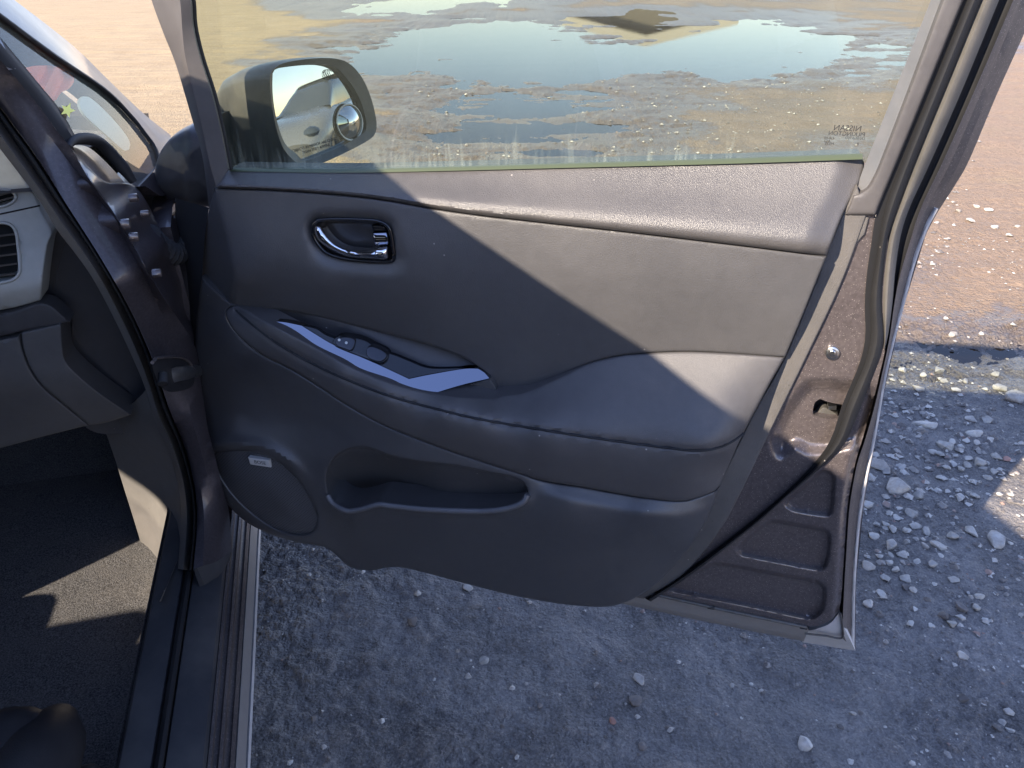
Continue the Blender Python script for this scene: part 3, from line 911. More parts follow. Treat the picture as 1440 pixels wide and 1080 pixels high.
# --- hem and outer edge of the door
G_OUT = [(1552, -200), (1482, -40), (1460, 0), (1440, 48), (1403, 130), (1363, 225), (1342, 262), (1308, 317), (1287, 373), (1273, 425), (1256, 483), (1242, 546), (1230, 625), (1220, 680), (1211, 735), (1205, 800), (1203, 852), (1203, 915)]
F_IN = [(1510, -200), (1440, -40), (1425, 0), (1375, 117), (1327, 225), (1296, 290), (1278, 345), (1265, 390), (1258, 425), (1250, 480), (1239, 532), (1229, 575), (1216, 620), (1206, 650), (1199, 685), (1194, 720), (1190, 780), (1187, 830), (1184, 897)]
mid1 = [(a * 0.68 + c * 0.32, b * 0.68 + d * 0.32) for (a, b), (c, d) in zip(resamp(cat(F_IN), 30), resamp(cat(G_OUT), 30))]
mid2 = [(a * 0.34 + c * 0.66, b * 0.34 + d * 0.66) for (a, b), (c, d) in zip(resamp(cat(F_IN), 30), resamp(cat(G_OUT), 30))]
loft('door_edge', [dl(F_IN, -0.014), dl(mid1, -0.030), dl(mid1, -0.038), dl(mid2, -0.050), dl(mid2, -0.054), dl(G_OUT, -0.068), dl(G_OUT, -0.078)], M['paint'], D, 120, sharp=25)
hm = [(a * 0.2 + c * 0.8, b * 0.2 + d * 0.8) for (a, b), (c, d) in zip(resamp(cat(F_IN), 40), resamp(cat(G_OUT), 40))]
tube('hem_bead', dl(hm[18:], -0.052), 0.0026, M['hem'], D, 6)
# bottom flange, pale dusty corner, drain strip
loft('bottom_flange', [dl([(900, 832), (1020, 857), (1136, 882)], -0.004), dl([(893, 836), (1020, 861), (1137, 887)], -0.016), dl([(884, 842), (1010, 869), (1134, 893)], -0.018), dl([(874, 849), (1005, 877), (1130, 902)], -0.040), dl([(872, 846), (1005, 872), (1130, 898)], -0.062)], M['flange_grey'], D, 40, sharp=30)
tube('drain_strip', dl([(908, 833), (1020, 858), (1134, 882)], 0.0015), 0.0028, M['rubber_grey'], D, 6)
for q in ((1000, 853), (1130, 881)):
    bev_box('drain_plug', door(q[0], q[1], np.array(0.0)), (DU, DN, (0, 0, 1)), (0.012, 0.008, 0.006), 0.002, M['rubber'], D)
corner = outline([[(1130, 888), (1150, 884), (1168, 876), (1181, 860)], [(1181, 860), (1186, 880), (1190, 888), (1203, 915)], [(1203, 915), (1128, 903)], [(1128, 903), (1130, 888)]], 4)
patch('corner_plate', corner, lambda p: -0.020 - 0.035 * sstep(885, 915, p[:, 1] - 0.25 * (p[:, 0] - 1165)), door, M['hem'], D, grid=4, thick=0.015)
tube('corner_seam', dl([(1132, 891), (1160, 894), (1184, 897), (1185, 880), (1182, 862)], -0.016, 3), 0.0016, M['rubber_grey'], D, 6)

# --- weather seals on the rear edge
def ribbon(name, L, R, wl_, wr, crown, mat, n=70):
    a, b = resamp(cat(L), n), resamp(cat(R), n)
    rails = []
    for k in range(7):
        t = k / 6
        m = a * (1 - t) + b * t
        w = wl_ * (1 - t) + wr * t + crown * math.sin(math.pi * t)
        rails.append(door(m[:, 0], m[:, 1], np.full(n, w)))
    return loft(name, rails, mat, D, n)
C_R = [(1442, -200), (1372, -40), (1355, 0), (1309, 113), (1263, 225), (1240, 280), (1231, 304)]
D1 = [(1448, -200), (1378, -40), (1361, 0), (1315, 113), (1270, 225), (1246, 290), (1238, 330), (1230, 380), (1224, 425), (1225, 473), (1217, 510), (1203, 543), (1190, 573), (1174, 621), (1144, 660), (1106, 695), (1056, 738), (965, 806), (908, 842)]
CL = C_R + SEAL_L[1:]
D2 = [(1468, -200), (1398, -40), (1380, 0), (1334, 113), (1288, 225), (1262, 295)] + SEAL_R
ribbon('gap_shade', CL, D1, 0.002, 0.001, 0.0, M['dark'])  # near-black ribbon over the metal, the gap's shade put into its colour
ribbon('door_seal', D1, D2, 0.0015, 0.001, 0.011, M['rubber'])
E_R = [(1492, -200), (1422, -40), (1405, 0), (1357, 117), (1310, 225), (1280, 290), (1267, 330), (1259, 380), (1255, 425), (1249, 470), (1244, 492)]
ribbon('outer_seal', D2[:6] + [(1249, 333), (1243, 377), (1240, 425), (1243, 483), (1243, 492)], E_R, -0.002, -0.008, 0.008, M['rubber_grey'])
ribbon('seal_shade', E_R, F_IN[:10] + [(1246, 492)], -0.020, -0.016, -0.006, M['rubber'])  # black strip, the shadow beside the outer seal put into its colour

# --- window frame
A_L = [(1390, -200), (1325, -40), (1309, 0), (1264, 113), (1219, 225), (1213, 240), (1207, 258), (1203, 272)]
B_L = [(1408, -200), (1341, -40), (1325, 0), (1283, 113), (1240, 225), (1228, 252), (1219, 266), (1207, 273)]
loft('glass_run', [dl(A_L, -0.030), dl(A_L, -0.010), dl(B_L, 0.002)], M['sash'], D, 60)
ftp = outline([B_L, [(1207, 273), (1200, 274), (1196, 285), (1187, 303)], [(1187, 303), (1231, 303)], C_R[::-1], [(1442, -200), (1408, -200)]], 5)
patch('frame_trim', ftp, lambda p: np.full(len(p), 0.010), door, M['frame'], D, grid=7, er=5, thick=0.02)
patch('frame_trim_end', outline([[(1180, 304.5), (1218, 304.5)], [(1218, 304.5), (1222, 306), (1216, 330)], [(1216, 330), (1196, 345), (1180, 304.5)]], 4), lambda p: np.full(len(p), 0.004), door, M['flange'], D, grid=6, er=2, thick=0.012)
FL = [(197, -62), (203, -40), (213, 0), (230, 47), (247, 90), (267, 157), (283, 213), (289, 250), (292, 275), (294, 295)]
FM = [(235, -62), (240, -40), (250, 0), (254, 50), (259, 87), (277, 160), (293, 233), (302, 264)]
FG = [(258, -62), (262, -40), (270, 0), (273, 37), (283, 80), (300, 133), (313, 187), (323, 238)]
loft('front_frame', [dl(FL, -0.060), dl(FL, -0.018), dl(FM, 0.008), dl([(x + 3, y) for x, y in FM], 0.011), dl([(x - 2, y) for x, y in FG], 0.004), dl(FG, -0.006), dl(FG, -0.040)], M['frame'], D, 70, sharp=28)
tube('front_glass_run', dl([(x + 1, y) for x, y in FG], -0.012), 0.0035, M['rubber'], D, 6)
# arched top rail joining the two uprights
top = [uvw(-0.438, -0.005, 1.222), uvw(-0.40, 0.008, 1.250), uvw(-0.33, 0.014, 1.276), uvw(-0.20, 0.018, 1.306), uvw(-0.03, 0.020, 1.327), uvw(0.17, 0.020, 1.337), uvw(0.34, 0.016, 1.335), uvw(0.45, 0.006, 1.322), uvw(0.49, 0.0, 1.306)]
tc = cat(top, 0.03)
tube('top_rail', tc, 0.028, M['frame'], D, 10, 0.8)
tube('top_rail_seal', tc + DN * 0.022, 0.010, M['rubber'], D, 6)

# --- door glass with etched marks
def to_px(P):
    r = np.asarray(P, float) - CAM
    dpt = r @ np.array([0, CP, -SP])
    return np.stack([720 + FPX * r[..., 0] / dpt, 540 - FPX * (r @ np.array([0, SP, CP])) / dpt], -1)
gtop = to_px(np.array([p - DN * 0.03 for p in cat(top[1:8], 0.05)]))
gpoly = outline([[(323, 247), (480, 249), (620, 246), (800, 241), (1000, 236), (1100, 233), (1217, 229)], [(1217, 229), (1219, 225), (1264, 113), (1309, 0), (1388, -196)], [(1388, -196)] + [tuple(q) for q in gtop[::-1]] + [(262, -60)], [(262, -60), (270, 0), (273, 37), (283, 80), (300, 133), (313, 187), (323, 247)]], 14)
GW = -0.022
patch('window_glass', gpoly, lambda p: np.full(len(p), GW), door, M['glass'], D, grid=60, thick=0.0)
loft('belt_wiper', [dl([(x, y - 1.5 - 0.003 * (x - 323)) for x, y in BELT], -0.019), dl([(x, y - 0.5) for x, y in BELT], -0.013), dl([(x, y + 4) for x, y in BELT], -0.008)], M['glass_edge'], D, 40)
def etch(body, px, py, size, flip=True):
    o = door(px, py, np.array(GW + 0.0012))
    text_mesh('etched_mark', body, size, o, -DU if flip else DU, (0, 0, 1.0), M['etch'], D)
etch('NISSAN', 1191, 184, 0.0082)
etch('PILKINGTON', 1190, 191, 0.0062)
etch('LAMINATED', 1202, 196, 0.0036); etch('43R-00', 1166, 196, 0.0036); etch('AS2', 1163, 200, 0.004); etch('M520', 1166, 204, 0.004); etch('II', 1206, 204, 0.004)

# --- trim pieces
belt_c, crease_c = cat(BELT, 4), cat(CREASE[::-1], 4)
def pad_w(p):
    x = p[:, 0]
    yb = np.interp(x, belt_c[:, 0], belt_c[:, 1]); yc = np.interp(x, crease_c[:, 0], crease_c[:, 1])
    t = np.clip((p[:, 1] - yb) / np.maximum(yc - yb, 20), -0.1, 1.1)
    full = np.interp(x, [300, 480, 620, 800, 1000, 1160, 1215], [0.016, 0.025, 0.031, 0.037, 0.041, 0.042, 0.040])
    prof = np.interp(t, np.linspace(-0.1, 1.1, 49), PADP)
    end = sstep(0, 40, np.interp(p[:, 1], [220, 237, 271, 302, 360], [1213, 1215, 1202, 1185, 1162]) - x)
    return -0.014 + (full + 0.014) * prof - 0.008 * (1 - end)
_t = np.linspace(-0.1, 1.1, 49)
PADP = np.interp(_t, [-0.1, 0, 0.2, 0.4, 0.6, 0.75, 0.86, 0.94, 1.0, 1.1], [-0.05, 0.0, 0.22, 0.45, 0.70, 0.88, 0.98, 1.0, 0.93, 0.75])
PADP = np.convolve(np.r_[[PADP[0]] * 3, PADP, [PADP[-1]] * 3], np.ones(7) / 7, 'valid')
pad_poly = outline([BELT, EDGE_HI, CREASE, [(302, 264), (323, 237)]], 5)
patch('upper_trim_pad', pad_poly, pad_w, door, M['pad'], D, grid=6, er=5, thick=0.035)

ridge_y, ridge_x = [262, 290, 340, 390, 428], [302, 308, 322, 330, 327]
ins_w0 = tps([(310, 268, 0.008), (450, 276, 0.017), (610, 298, 0.023), (800, 320, 0.027), (1000, 342, 0.031), (1155, 364, 0.031),
              (330, 340, 0.018), (450, 350, 0.024), (600, 350, 0.028), (800, 380, 0.029), (1000, 390, 0.031), (1140, 400, 0.029),
              (340, 396, 0.021), (450, 398, 0.024), (560, 400, 0.026), (700, 420, 0.024), (900, 440, 0.025), (1110, 450, 0.027),
              (345, 422, 0.004), (450, 438, 0.003), (520, 430, 0.012), (560, 466, 0.004), (620, 450, 0.015), (650, 500, 0.007), (703, 550, 0.008), (790, 522, 0.012), (880, 492, 0.016), (1000, 488, 0.018), (1098, 496, 0.020)])
hole_big = outline([(x + (x - 497) * 0.03, y + (y - 338) * 0.05) for x, y in HANDLE], 4, True)
def ins_w(p):
    w = ins_w0(p)
    rx = np.interp(p[:, 1], ridge_y, ridge_x)
    w = w - 1.1 * MM * np.maximum(0, rx - p[:, 0]) ** 1.0
    d = dist(p, hole_big)
    low = 1 + 0.8 * sstep(335, 372, p[:, 1])
    w = w - 0.009 * np.exp(-(d / (7.0 * low)) ** 2)
    return w
ins_poly = outline([[(302, 265)] + [(x, y + 1.0) for x, y in CREASE[::-1][1:]], [(1162, 361)] + EDGE_MID[1:], [(1104, 502)] + ARM_TOP[::-1][1:], RECESS_TOP[::-1], [(330, 429), (325, 426), (303, 407), (283, 389)], [(283, 389), (287, 335), (293, 300), (302, 265)]], 5)
patch('door_insert', ins_poly, ins_w, door, M['insert'], D, holes=[hole_big], grid=5.5, er=3, thick=0.03)

# the switch plate is flat and tilted up towards the sky
_A = np.array([(398, 452, 0.024), (424, 458, 0.026), (575, 533, 0.041), (613, 552, 0.046), (672, 519, 0.012), (440, 490, 0.050), (500, 522, 0.053)], float)
_c = np.linalg.lstsq(np.c_[_A[:, :2], np.ones(len(_A))], _A[:, 2], rcond=None)[0]
def bzw(p):
    return np.asarray(p, float) @ _c[:2] + _c[2]
_in = [(375, 452), (440, 486), (500, 518), (560, 541), (620, 555), (690, 558)]
arm_w = tps([(322, 430, 0.004), (350, 438, 0.018)] + [(x, y, float(bzw(np.array([[x, y]]))[0]) + 0.0085) for x, y in _in] + [ (740, 550, 0.032), (790, 528, 0.022), (870, 500, 0.014), (950, 494, 0.014), (1000, 495, 0.016), (1095, 502, 0.018),
             (350, 452, 0.030), (400, 489, 0.053), (480, 530, 0.067), (547, 556, 0.074), (623, 577, 0.081), (680, 590, 0.084), (763, 603, 0.087), (847, 616, 0.089), (960, 629, 0.088), (1000, 629, 0.083), (1030, 617, 0.062), (1048, 603, 0.045),
             (900, 540, 0.040), (1000, 540, 0.040), (1060, 550, 0.034), (800, 565, 0.056), (900, 585, 0.070), (1000, 590, 0.066),
             (322, 455, 0.018), (340, 477, 0.032), (370, 500, 0.045), (410, 520, 0.052), (450, 545, 0.058), (490, 571, 0.064), (540, 598, 0.069), (600, 622, 0.073), (660, 643, 0.075), (735, 667, 0.077), (820, 685, 0.077), (880, 696, 0.077), (955, 705, 0.074), (1003, 690, 0.058), (1020, 660, 0.050), (1042, 618, 0.044)])
sc = cat(STITCH, 4)
def arm_ww(p):
    d = dist(p, sc, False)
    return arm_w(p) - 0.0028 * np.exp(-(d / 2.6) ** 2)
arm_poly = outline([BOLSTER_IN, ARM_TOP, EDGE_LO, ARM_BOT], 5)
patch('armrest', arm_poly, arm_ww, door, M['arm'], D, grid=4.5, er=4, thick=0.035)
ws = arm_w(sc)
tube('stitch_cord', door(sc[:, 0], sc[:, 1] + 0.6, ws - 0.0012), 0.0017, M['rubber'], D, 6)
tube('stitch_thread', door(sc[8:, 0], sc[8:, 1] + 2.4, ws[8:] - 0.0006), 0.00045, M['sash'], D, 5)

low_w0 = tps([(285, 393, -0.014), (303, 410, -0.002), (325, 432, 0.004), (276, 440, -0.020), (276, 500, -0.016), (284, 590, -0.006), (290, 640, 0.006),
              (312, 470, 0.010), (318, 520, 0.014), (345, 500, 0.032), (345, 540, 0.026), (400, 545, 0.048), (320, 590, 0.018), (350, 595, 0.030), (410, 595, 0.044), (460, 600, 0.055),
              (300, 625, 0.022), (330, 618, 0.040), (380, 622, 0.050), (425, 645, 0.057), (455, 685, 0.062), (470, 725, 0.064),
              (305, 690, 0.022), (345, 730, 0.032), (400, 756, 0.044), (455, 764, 0.054), (480, 745, 0.060),
              (490, 790, 0.052), (525, 798, 0.054), (545, 760, 0.066), (600, 770, 0.069), (600, 802, 0.058), (700, 745, 0.078), (700, 828, 0.058), (800, 760, 0.080), (800, 847, 0.056), (900, 760, 0.078), (870, 846, 0.054), (960, 755, 0.066), (1000, 712, 0.058), (940, 798, 0.050),
              (490, 575, 0.063), (540, 602, 0.068), (600, 626, 0.072), (660, 647, 0.074), (735, 670, 0.076), (770, 682, 0.080), (830, 692, 0.082), (890, 704, 0.083), (955, 713, 0.082), (1000, 698, 0.066),
              (800, 715, 0.088), (900, 725, 0.087), (470, 700, 0.066), (480, 722, 0.074), (540, 716, 0.080), (620, 722, 0.084), (700, 724, 0.084), (745, 708, 0.083), (755, 690, 0.080),
              (340, 478, 0.030), (370, 503, 0.043), (410, 523, 0.050), (450, 548, 0.056)])
pk = outline(POCKET, 4, True)
spk = outline(SPEAKER, 4, True)
def low_w(p):
    w = low_w0(p)
    d = dist(p, pk)
    w = w + 0.004 * np.exp(-((d - 5) / 5.0) ** 2) * sstep(690, 712, p[:, 1])
    s = sdist(p, spk)
    w = w + 0.008 * np.exp(-((s - 10) / 8.0) ** 2) * sstep(690, 640, p[:, 1]) - 0.003 * np.exp(-((s + 3) / 4.0) ** 2)
    s2 = dist(p, sc, False)
    ar = sstep(0, 26, (p[:, 1] - np.interp(p[:, 0], [735, 820, 880, 955, 1005], [667, 685, 696, 705, 690])))
    w = w - 0.011 * (1 - ar) * sstep(735, 790, p[:, 0])
    return w
low_poly = outline([[(330, 429), (325, 427), (303, 408), (283, 389)], LOW_LEFT, ARM_BOT], 5)
patch('lower_trim_panel', low_poly, low_w, door, M['trim'], D, holes=[pk, spk], grid=5.0, er=3.5, thick=0.05)
# map pocket: the hollow behind the lip
pw = tps([(507, 630, 0.062), (470, 655, 0.046), (460, 690, 0.030), (500, 672, 0.012), (490, 700, -0.030), (540, 700, -0.030), (560, 660, 0.040), (600, 660, 0.056), (700, 676, 0.062), (620, 700, 0.036), (620, 714, 0.020), (700, 708, 0.040), (735, 690, 0.060), (552, 642, 0.066), (640, 656, 0.069), (720, 672, 0.073)])
pbig = outline([(x + (x - 600) * 0.02, y + (y - 675) * 0.09) for x, y in POCKET], 4, True)
lipc = cat([(461, 694), (466, 703), (475, 710), (490, 716), (510, 713), (532, 707), (552, 709), (602, 714), (652, 716), (685, 716), (715, 712), (735, 704), (742, 693)], 4)
tube('pocket_lip', door(lipc[:, 0], lipc[:, 1] + 2.5, low_w(lipc + np.array([0, 6.0])) + 0.0005), 0.0042, M['trim_lip'], D, 8)
patch('map_pocket', pbig, lambda p: np.minimum(pw(p), low_w0(p) - 0.006), door, M['trim'], D, grid=5, thick=0.03)
sbig = outline([(x + (x - 372) * 0.02, y + (y - 695) * 0.02) for x, y in SPEAKER], 4, True)
patch('speaker_grille', sbig, lambda p: low_w0(p) - 0.0055 + 0.006 * sstep(0, -40, sdist(p, spk)), door, M['grille'], D, grid=6, thick=0.01)
bad = outline([[(349, 643), (379, 647)], [(379, 647), (381, 657.5)], [(381, 657.5), (352, 653)], [(352, 653), (349, 643)]], 3)
bw = float((low_w0(np.array([[365, 650.]])) + 0.0012)[0])
patch('speaker_badge', bad, lambda p: np.full(len(p), bw), door, M['silver'], D, grid=4, er=1.0, thick=0.006)
b0, b1 = door(353, 652, np.array(bw)), door(378, 655.5, np.array(bw))
xa = (b1 - b0) / np.linalg.norm(b1 - b0)
text_mesh('badge_lettering', 'BOSE', 0.0085, door(366, 652.6, np.array(bw + 0.0005)), xa, (0, 0, 1.0), M['rubber'], D)

# flange between trim and metal
fl_poly = outline([[(1206, 262), (1185, 302), (1162, 358), (1146, 400), (1104, 502), (1065, 572), (1030, 642), (1002, 700), (975, 755), (935, 800), (885, 838)], [(885, 838), (905, 842)], FLANGE_R[::-1], [(1218, 304), (1206, 262)]], 5)
patch('trim_flange', fl_poly, lambda p: np.full(len(p), 0.006), door, M['flange'], D, grid=7, er=2.0, thick=0.01)

# --- inside handle
patch('handle_cup', outline([(x + (x - 497) * 0.04, y + (y - 338) * 0.06) for x, y in HANDLE], 4, True), lambda p: ins_w0(np.array([[497., 338.]]))[0] - 0.024 + 0.012 * sstep(8, 0, dist(p, hole_big)), door, M['black'], D, grid=5, thick=0.01)
hp = outline(HANDLE, 3, True)
hw_ = float(ins_w0(np.array([[497., 338.]]))[0])
hq = np.vstack([hp, hp[:2]])
tube('handle_bezel', door(hq[:, 0], hq[:, 1], np.full(len(hq), hw_ - 0.006)), 0.0024, M['gloss'], D, 8, caps=False)
LEVER = [(441, 321), (443, 317), (451, 317), (457, 325), (467, 337), (478, 345), (491, 350), (509, 352), (522, 352), (529, 348.5), (538, 347.5), (546, 347), (547, 356), (546, 364), (538, 366), (520, 364.5), (491, 362), (467, 353), (451, 342), (443, 332)]
lp = outline(LEVER, 3, True)
patch('door_handle', lp, lambda p: hw_ - 0.004 + 0.010 * np.sqrt(np.clip(dist(p, lp) / 8.0, 0, 1)) - 0.0, door, M['chrome'], D, grid=2.5, er=3, thick=0.010, sharp=60)
patch('lock_tab', outline([[(524, 327), (544, 326)], [(544, 326), (547, 345)], [(547, 345), (527, 346.5)], [(527, 346.5), (524, 327)]], 3), lambda p: hw_ - 0.008 + 0.004 * np.sin(np.clip((p[:, 1] - 326) / 20, 0, 1) * math.pi), door, M['gloss_grey'], D, grid=3, er=1.6, thick=0.008)
patch('lock_tab_hinge', outline([[(522, 317), (540, 318.5)], [(540, 318.5), (543, 324.5)], [(543, 324.5), (525, 325)], [(525, 325), (522, 317)]], 3), lambda p: np.full(len(p), hw_ - 0.010), door, M['gloss'], D, grid=3, er=1.5, thick=0.008)

# --- window switch panel in the armrest
def in_w(p):
    return ins_w(p) - 0.004
BZ_TOP = [(366, 447), (398, 451), (424, 457), (467, 481), (530, 500), (575, 520), (604, 527), (640, 520), (660, 517), (676, 519)]
rw = tps([(356, 434, 0.000), (393, 436, 0.000), (446, 445, 0.000), (551, 471, 0.001), (643, 499, 0.003), (691, 533, 0.004), (700, 557, 0.004), (373, 451, -0.010), (400, 452, -0.008), (424, 457, -0.006), (467, 482, -0.002), (420, 474, 0.000), (546, 504, 0.008), (604, 527, 0.014), (651, 519, 0.006), (676, 519, 0.005), (440, 486, 0.002), (500, 515, 0.008), (560, 541, 0.016), (640, 555, 0.024)])
patch('switch_recess', outline([RECESS_TOP, [(703, 556), (690, 562), (620, 560), (560, 548), (500, 526), (440, 494), (375, 458), (330, 432), (330, 429)]], 5), lambda p: np.minimum(rw(p), bzw(p) - 0.012), door, M['dash_dark'], D, grid=6, thick=0.02)
bz = outline([[(374, 452), (398, 453), (424, 458)], [(424, 458), (445, 471), (467, 484), (500, 499), (530, 512), (575, 533)], [(575, 533), (604, 527), (651, 519), (672, 518.5)], [(672, 518.5), (681, 524), (688, 532)], [(688, 532), (650, 541), (613, 552)], [(613, 552), (590, 552), (560, 545), (500, 522), (440, 490), (395, 466), (374, 452)]], 4)
patch('switch_bezel', bz, lambda p: bzw(p) + 0.0020, door, M['gloss_grey'], D, grid=8, thick=0.01)
ins_p = outline([[(424, 458), (445, 463), (467, 475), (546, 497), (575, 508), (604, 518), (651, 518)], [(651, 518), (604, 526), (575, 532)], [(575, 532), (530, 511), (500, 498), (467, 483), (445, 470), (424, 458)]], 4)
patch('switch_inset', ins_p, lambda p: bzw(p) + 0.0012, door, M['gloss'], D, grid=5, thick=0.006)
pod = outline([(469, 478), (481, 472), (509, 477), (525, 485), (543, 494), (546, 502), (535, 510), (509, 502), (472, 487)], 3, True)
patch('switch_pod', pod, lambda p: bzw(p) + 0.0040, door, M['gloss'], D, grid=4, er=1.2, thick=0.01)
patch('lock_button', outline([(472, 480), (483, 474), (499, 478), (494, 492), (484, 490), (474, 486)], 3, True), lambda p: bzw(p) + 0.0070, door, M['switch_cap'], D, grid=4, er=0.8, thick=0.006)
patch('window_switch', outline([(515, 492), (522, 487), (538, 493), (544, 500), (535, 508), (518, 503)], 3, True), lambda p: bzw(p) + 0.0085, door, M['switch_cap'], D, grid=4, er=1.0, thick=0.008)
for q in ((477, 478), (487, 482)):
    patch('button_symbol', ell(q[0], q[1], 2.0, 2.0, 0, 10), lambda p: bzw(p) + 0.0078, door, M['white'], D, grid=3, thick=0.0)
patch('pull_cup_face', outline([[(613, 553), (650, 542), (689, 533)], [(689, 533), (697, 545), (700, 558)], [(700, 558), (650, 560), (613, 553)]], 4), lambda p: 0.020 + 0 * p[:, 0], door, M['trim'], D, grid=6, er=1.5, thick=0.01)
# front shut face of the door
loft('front_shut_face', [dl([(294, 292), (288, 335), (284, 389), (277, 440), (275, 490), (279, 545), (288, 600)], -0.012), dl([(262, 283), (259, 335), (258, 389), (260, 440), (266, 490), (276, 545), (287, 600)], -0.06), dl([(246, 278), (247, 335), (249, 389), (254, 440), (262, 490), (274, 545), (287, 600)], -0.085)], M['rubber'], D, 40)
# outer skin, bulging away from the cabin
ge = cat(G_OUT, 4)
gw = door(ge[:, 0], ge[:, 1], np.full(len(ge), -0.078)) - DO
gu, gz = gw @ DU, gw[:, 2]
rows = []
for z, wv, uh in ((0.985, -0.062, -0.37), (0.955, -0.085, -0.375), (0.85, -0.105, -0.38), (0.70, -0.118, -0.38), (0.55, -0.115, -0.38), (0.40, -0.100, -0.375), (0.30, -0.085, -0.37), (0.285, -0.070, -0.37)):
    ue = float(np.interp(z, gz[::-1], gu[::-1]))
    ww = [wv + (-0.079 - wv) * sstep(ue - 0.14, ue, u) for u in np.linspace(uh, ue, 24)]
    rows.append([uvw(u, w_, z) for u, w_ in zip(np.linspace(uh, ue, 24), ww)])
loft('outer_skin', rows, M['paint_out'], D, 24, face=False)

# ------------------------------------------------------------------ car body and cabin
def fl(pts, off, step=5.0):
    c = cat(pts, step)
    return on_flank(c[:, 0], c[:, 1], np.full(len(c), off) if np.isscalar(off) else np.interp(np.linspace(0, 1, len(c)), np.linspace(0, 1, len(off)), off))
FLK = lambda a, b, w: on_flank(a, b, w)
Q0 = [(-60, 125), (-30, 165), (0, 209), (54, 280), (80, 323), (104, 354), (130, 391), (160, 447), (185, 500), (205, 548), (217, 590), (236, 633), (251, 684), (254, 738), (250, 800)]
Q1 = [(-50, 98), (7, 180), (76, 280), (118, 339), (160, 406), (200, 490), (229, 578), (251, 627), (267, 684), (271, 738), (265, 802)]
Q2 = [(-40, 95), (22, 180), (52, 221), (96, 291), (140, 360), (180, 430), (212, 500), (238, 575), (258, 625), (273, 684), (277, 738), (272, 800)]
Q3 = [(-40, 53), (0, 103), (59, 180), (83, 209), (106, 240), (128, 267), (160, 312), (195, 374), (220, 425), (244, 478), (258, 530), (270, 590), (284, 640), (297, 690), (303, 730), (304, 790)]
Q4 = [(-40, 35), (0, 84), (50, 143), (77, 180), (98, 206), (122, 247), (144, 278), (160, 300), (213, 391), (235, 427), (258, 460), (276, 492), (284, 545), (292, 600), (302, 640), (314, 690), (322, 720), (326, 775)]
PIL = bpy.data.objects
pillar = loft('hinge_pillar', [fl(Q2, -0.055), fl(Q2, -0.040), fl([(a * 0.6 + c * 0.4, b * 0.6 + d * 0.4) for (a, b), (c, d) in zip(resamp(cat(Q2), 30), resamp(cat(Q3), 30))], -0.028), fl(Q3, -0.014), fl(Q4, 0.0), fl(Q4, -0.02)], M['paint_out'], CARO, 90, sharp=50)
ends = [fl(q, o_)[-1] for q, o_ in ((Q2, -0.055), (Q2, -0.040), (Q3, -0.014), (Q4, 0.0), (Q4, -0.02))]
loft('pillar_foot', [ends, [np.array([p[0], p[1], 0.402]) + CF * 0.004 for p in ends]], M['scuff'], CARO, 20)
loft('pillar_trim', [fl(Q0, -0.120), fl(Q0, -0.075), fl([(a * 0.5 + c * 0.5, b * 0.5 + d * 0.5) for (a, b), (c, d) in zip(resamp(cat(Q0), 30), resamp(cat(Q1), 30))], -0.058), fl(Q1, -0.060)], M['kick'], CARO, 90)
a_, b_ = resamp(cat(Q1), 90), resamp(cat(Q2), 90)
loft('opening_seal', [on_flank(*(a_ * (1 - t) + b_ * t).T, np.full(90, -0.058 + 0.016 * math.sin(math.pi * t))) for t in np.linspace(0, 1, 6)], M['rubber'], CARO, 90)

# quarter window, its seals, the windscreen pillar
T0 = [(-40, 8), (0, 52), (50, 112), (85, 155), (107, 193)]
loft('quarter_seal', [fl(T0, -0.012), fl([(a * 0.7 + c * 0.3, b * 0.7 + d * 0.3) for (a, b), (c, d) in zip(resamp(cat(T0), 20), resamp(cat(Q4[:5]), 20))], 0.000), fl([(a * 0.3 + c * 0.7, b * 0.3 + d * 0.7) for (a, b), (c, d) in zip(resamp(cat(T0), 20), resamp(cat(Q4[:5]), 20))], -0.004), fl(Q4[:5], -0.008)], M['rubber'], CARO, 40)
KS = [(-40, -6), (0, 23), (75, 78), (147, 127), (185, 165), (205, 190), (218, 209), (224, 230)]
qg = outline([KS, [(224, 230), (208, 246), (194, 260)], [(194, 260), (165, 224), (140, 199), (120, 192), (105, 194)], T0[::-1], [(-40, 8), (-40, -6)]], 6)
patch('quarter_window', qg, lambda p: np.full(len(p), -0.007), FLK, M['quarter'], CARO, grid=14, thick=0.0)
tube('quarter_moulding', fl(KS, -0.003), 0.0036, M['rubber'], CARO, 6)
OUTL = [(-40, -42), (20, 0), (100, 62), (150, 110), (200, 158), (240, 190)]
ap = outline([OUTL, [(240, 190), (245, 230), (232, 275), (205, 262), (196, 262)], [(196, 262), (210, 247), (224, 230)], KS[::-1], [(-40, -6), (-40, -42)]], 6)
def apw(p):
    d = dist(p, cat(OUTL, 6), False)
    return -0.004 - 0.030 * np.clip(1 - d / 30.0, 0, 1) ** 2
patch('windscreen_pillar', ap, apw, FLK, M['paint_out'], CARO, grid=8, thick=0.05, back=CS)
tube('quarter_foot_seal', fl([(97, 207), (103, 198), (120, 195), (140, 201), (165, 226), (188, 256)], -0.002), np.interp(np.linspace(0, 1, len(cat([(97, 207), (103, 198), (120, 195), (140, 201), (165, 226), (188, 256)], 5.0))), [0, 0.2, 0.8, 1], [0.003, 0.0075, 0.0085, 0.005]), M['rubber'], CARO, 10)
patch('cowl_end', outline([[(102, 204), (124, 207), (150, 229), (180, 262)], [(180, 262), (168, 272), (135, 247), (110, 226)], [(110, 226), (102, 204)]], 5), lambda p: np.full(len(p), -0.020), FLK, M['paint_in'], CARO, grid=7, thick=0.02, back=CS)
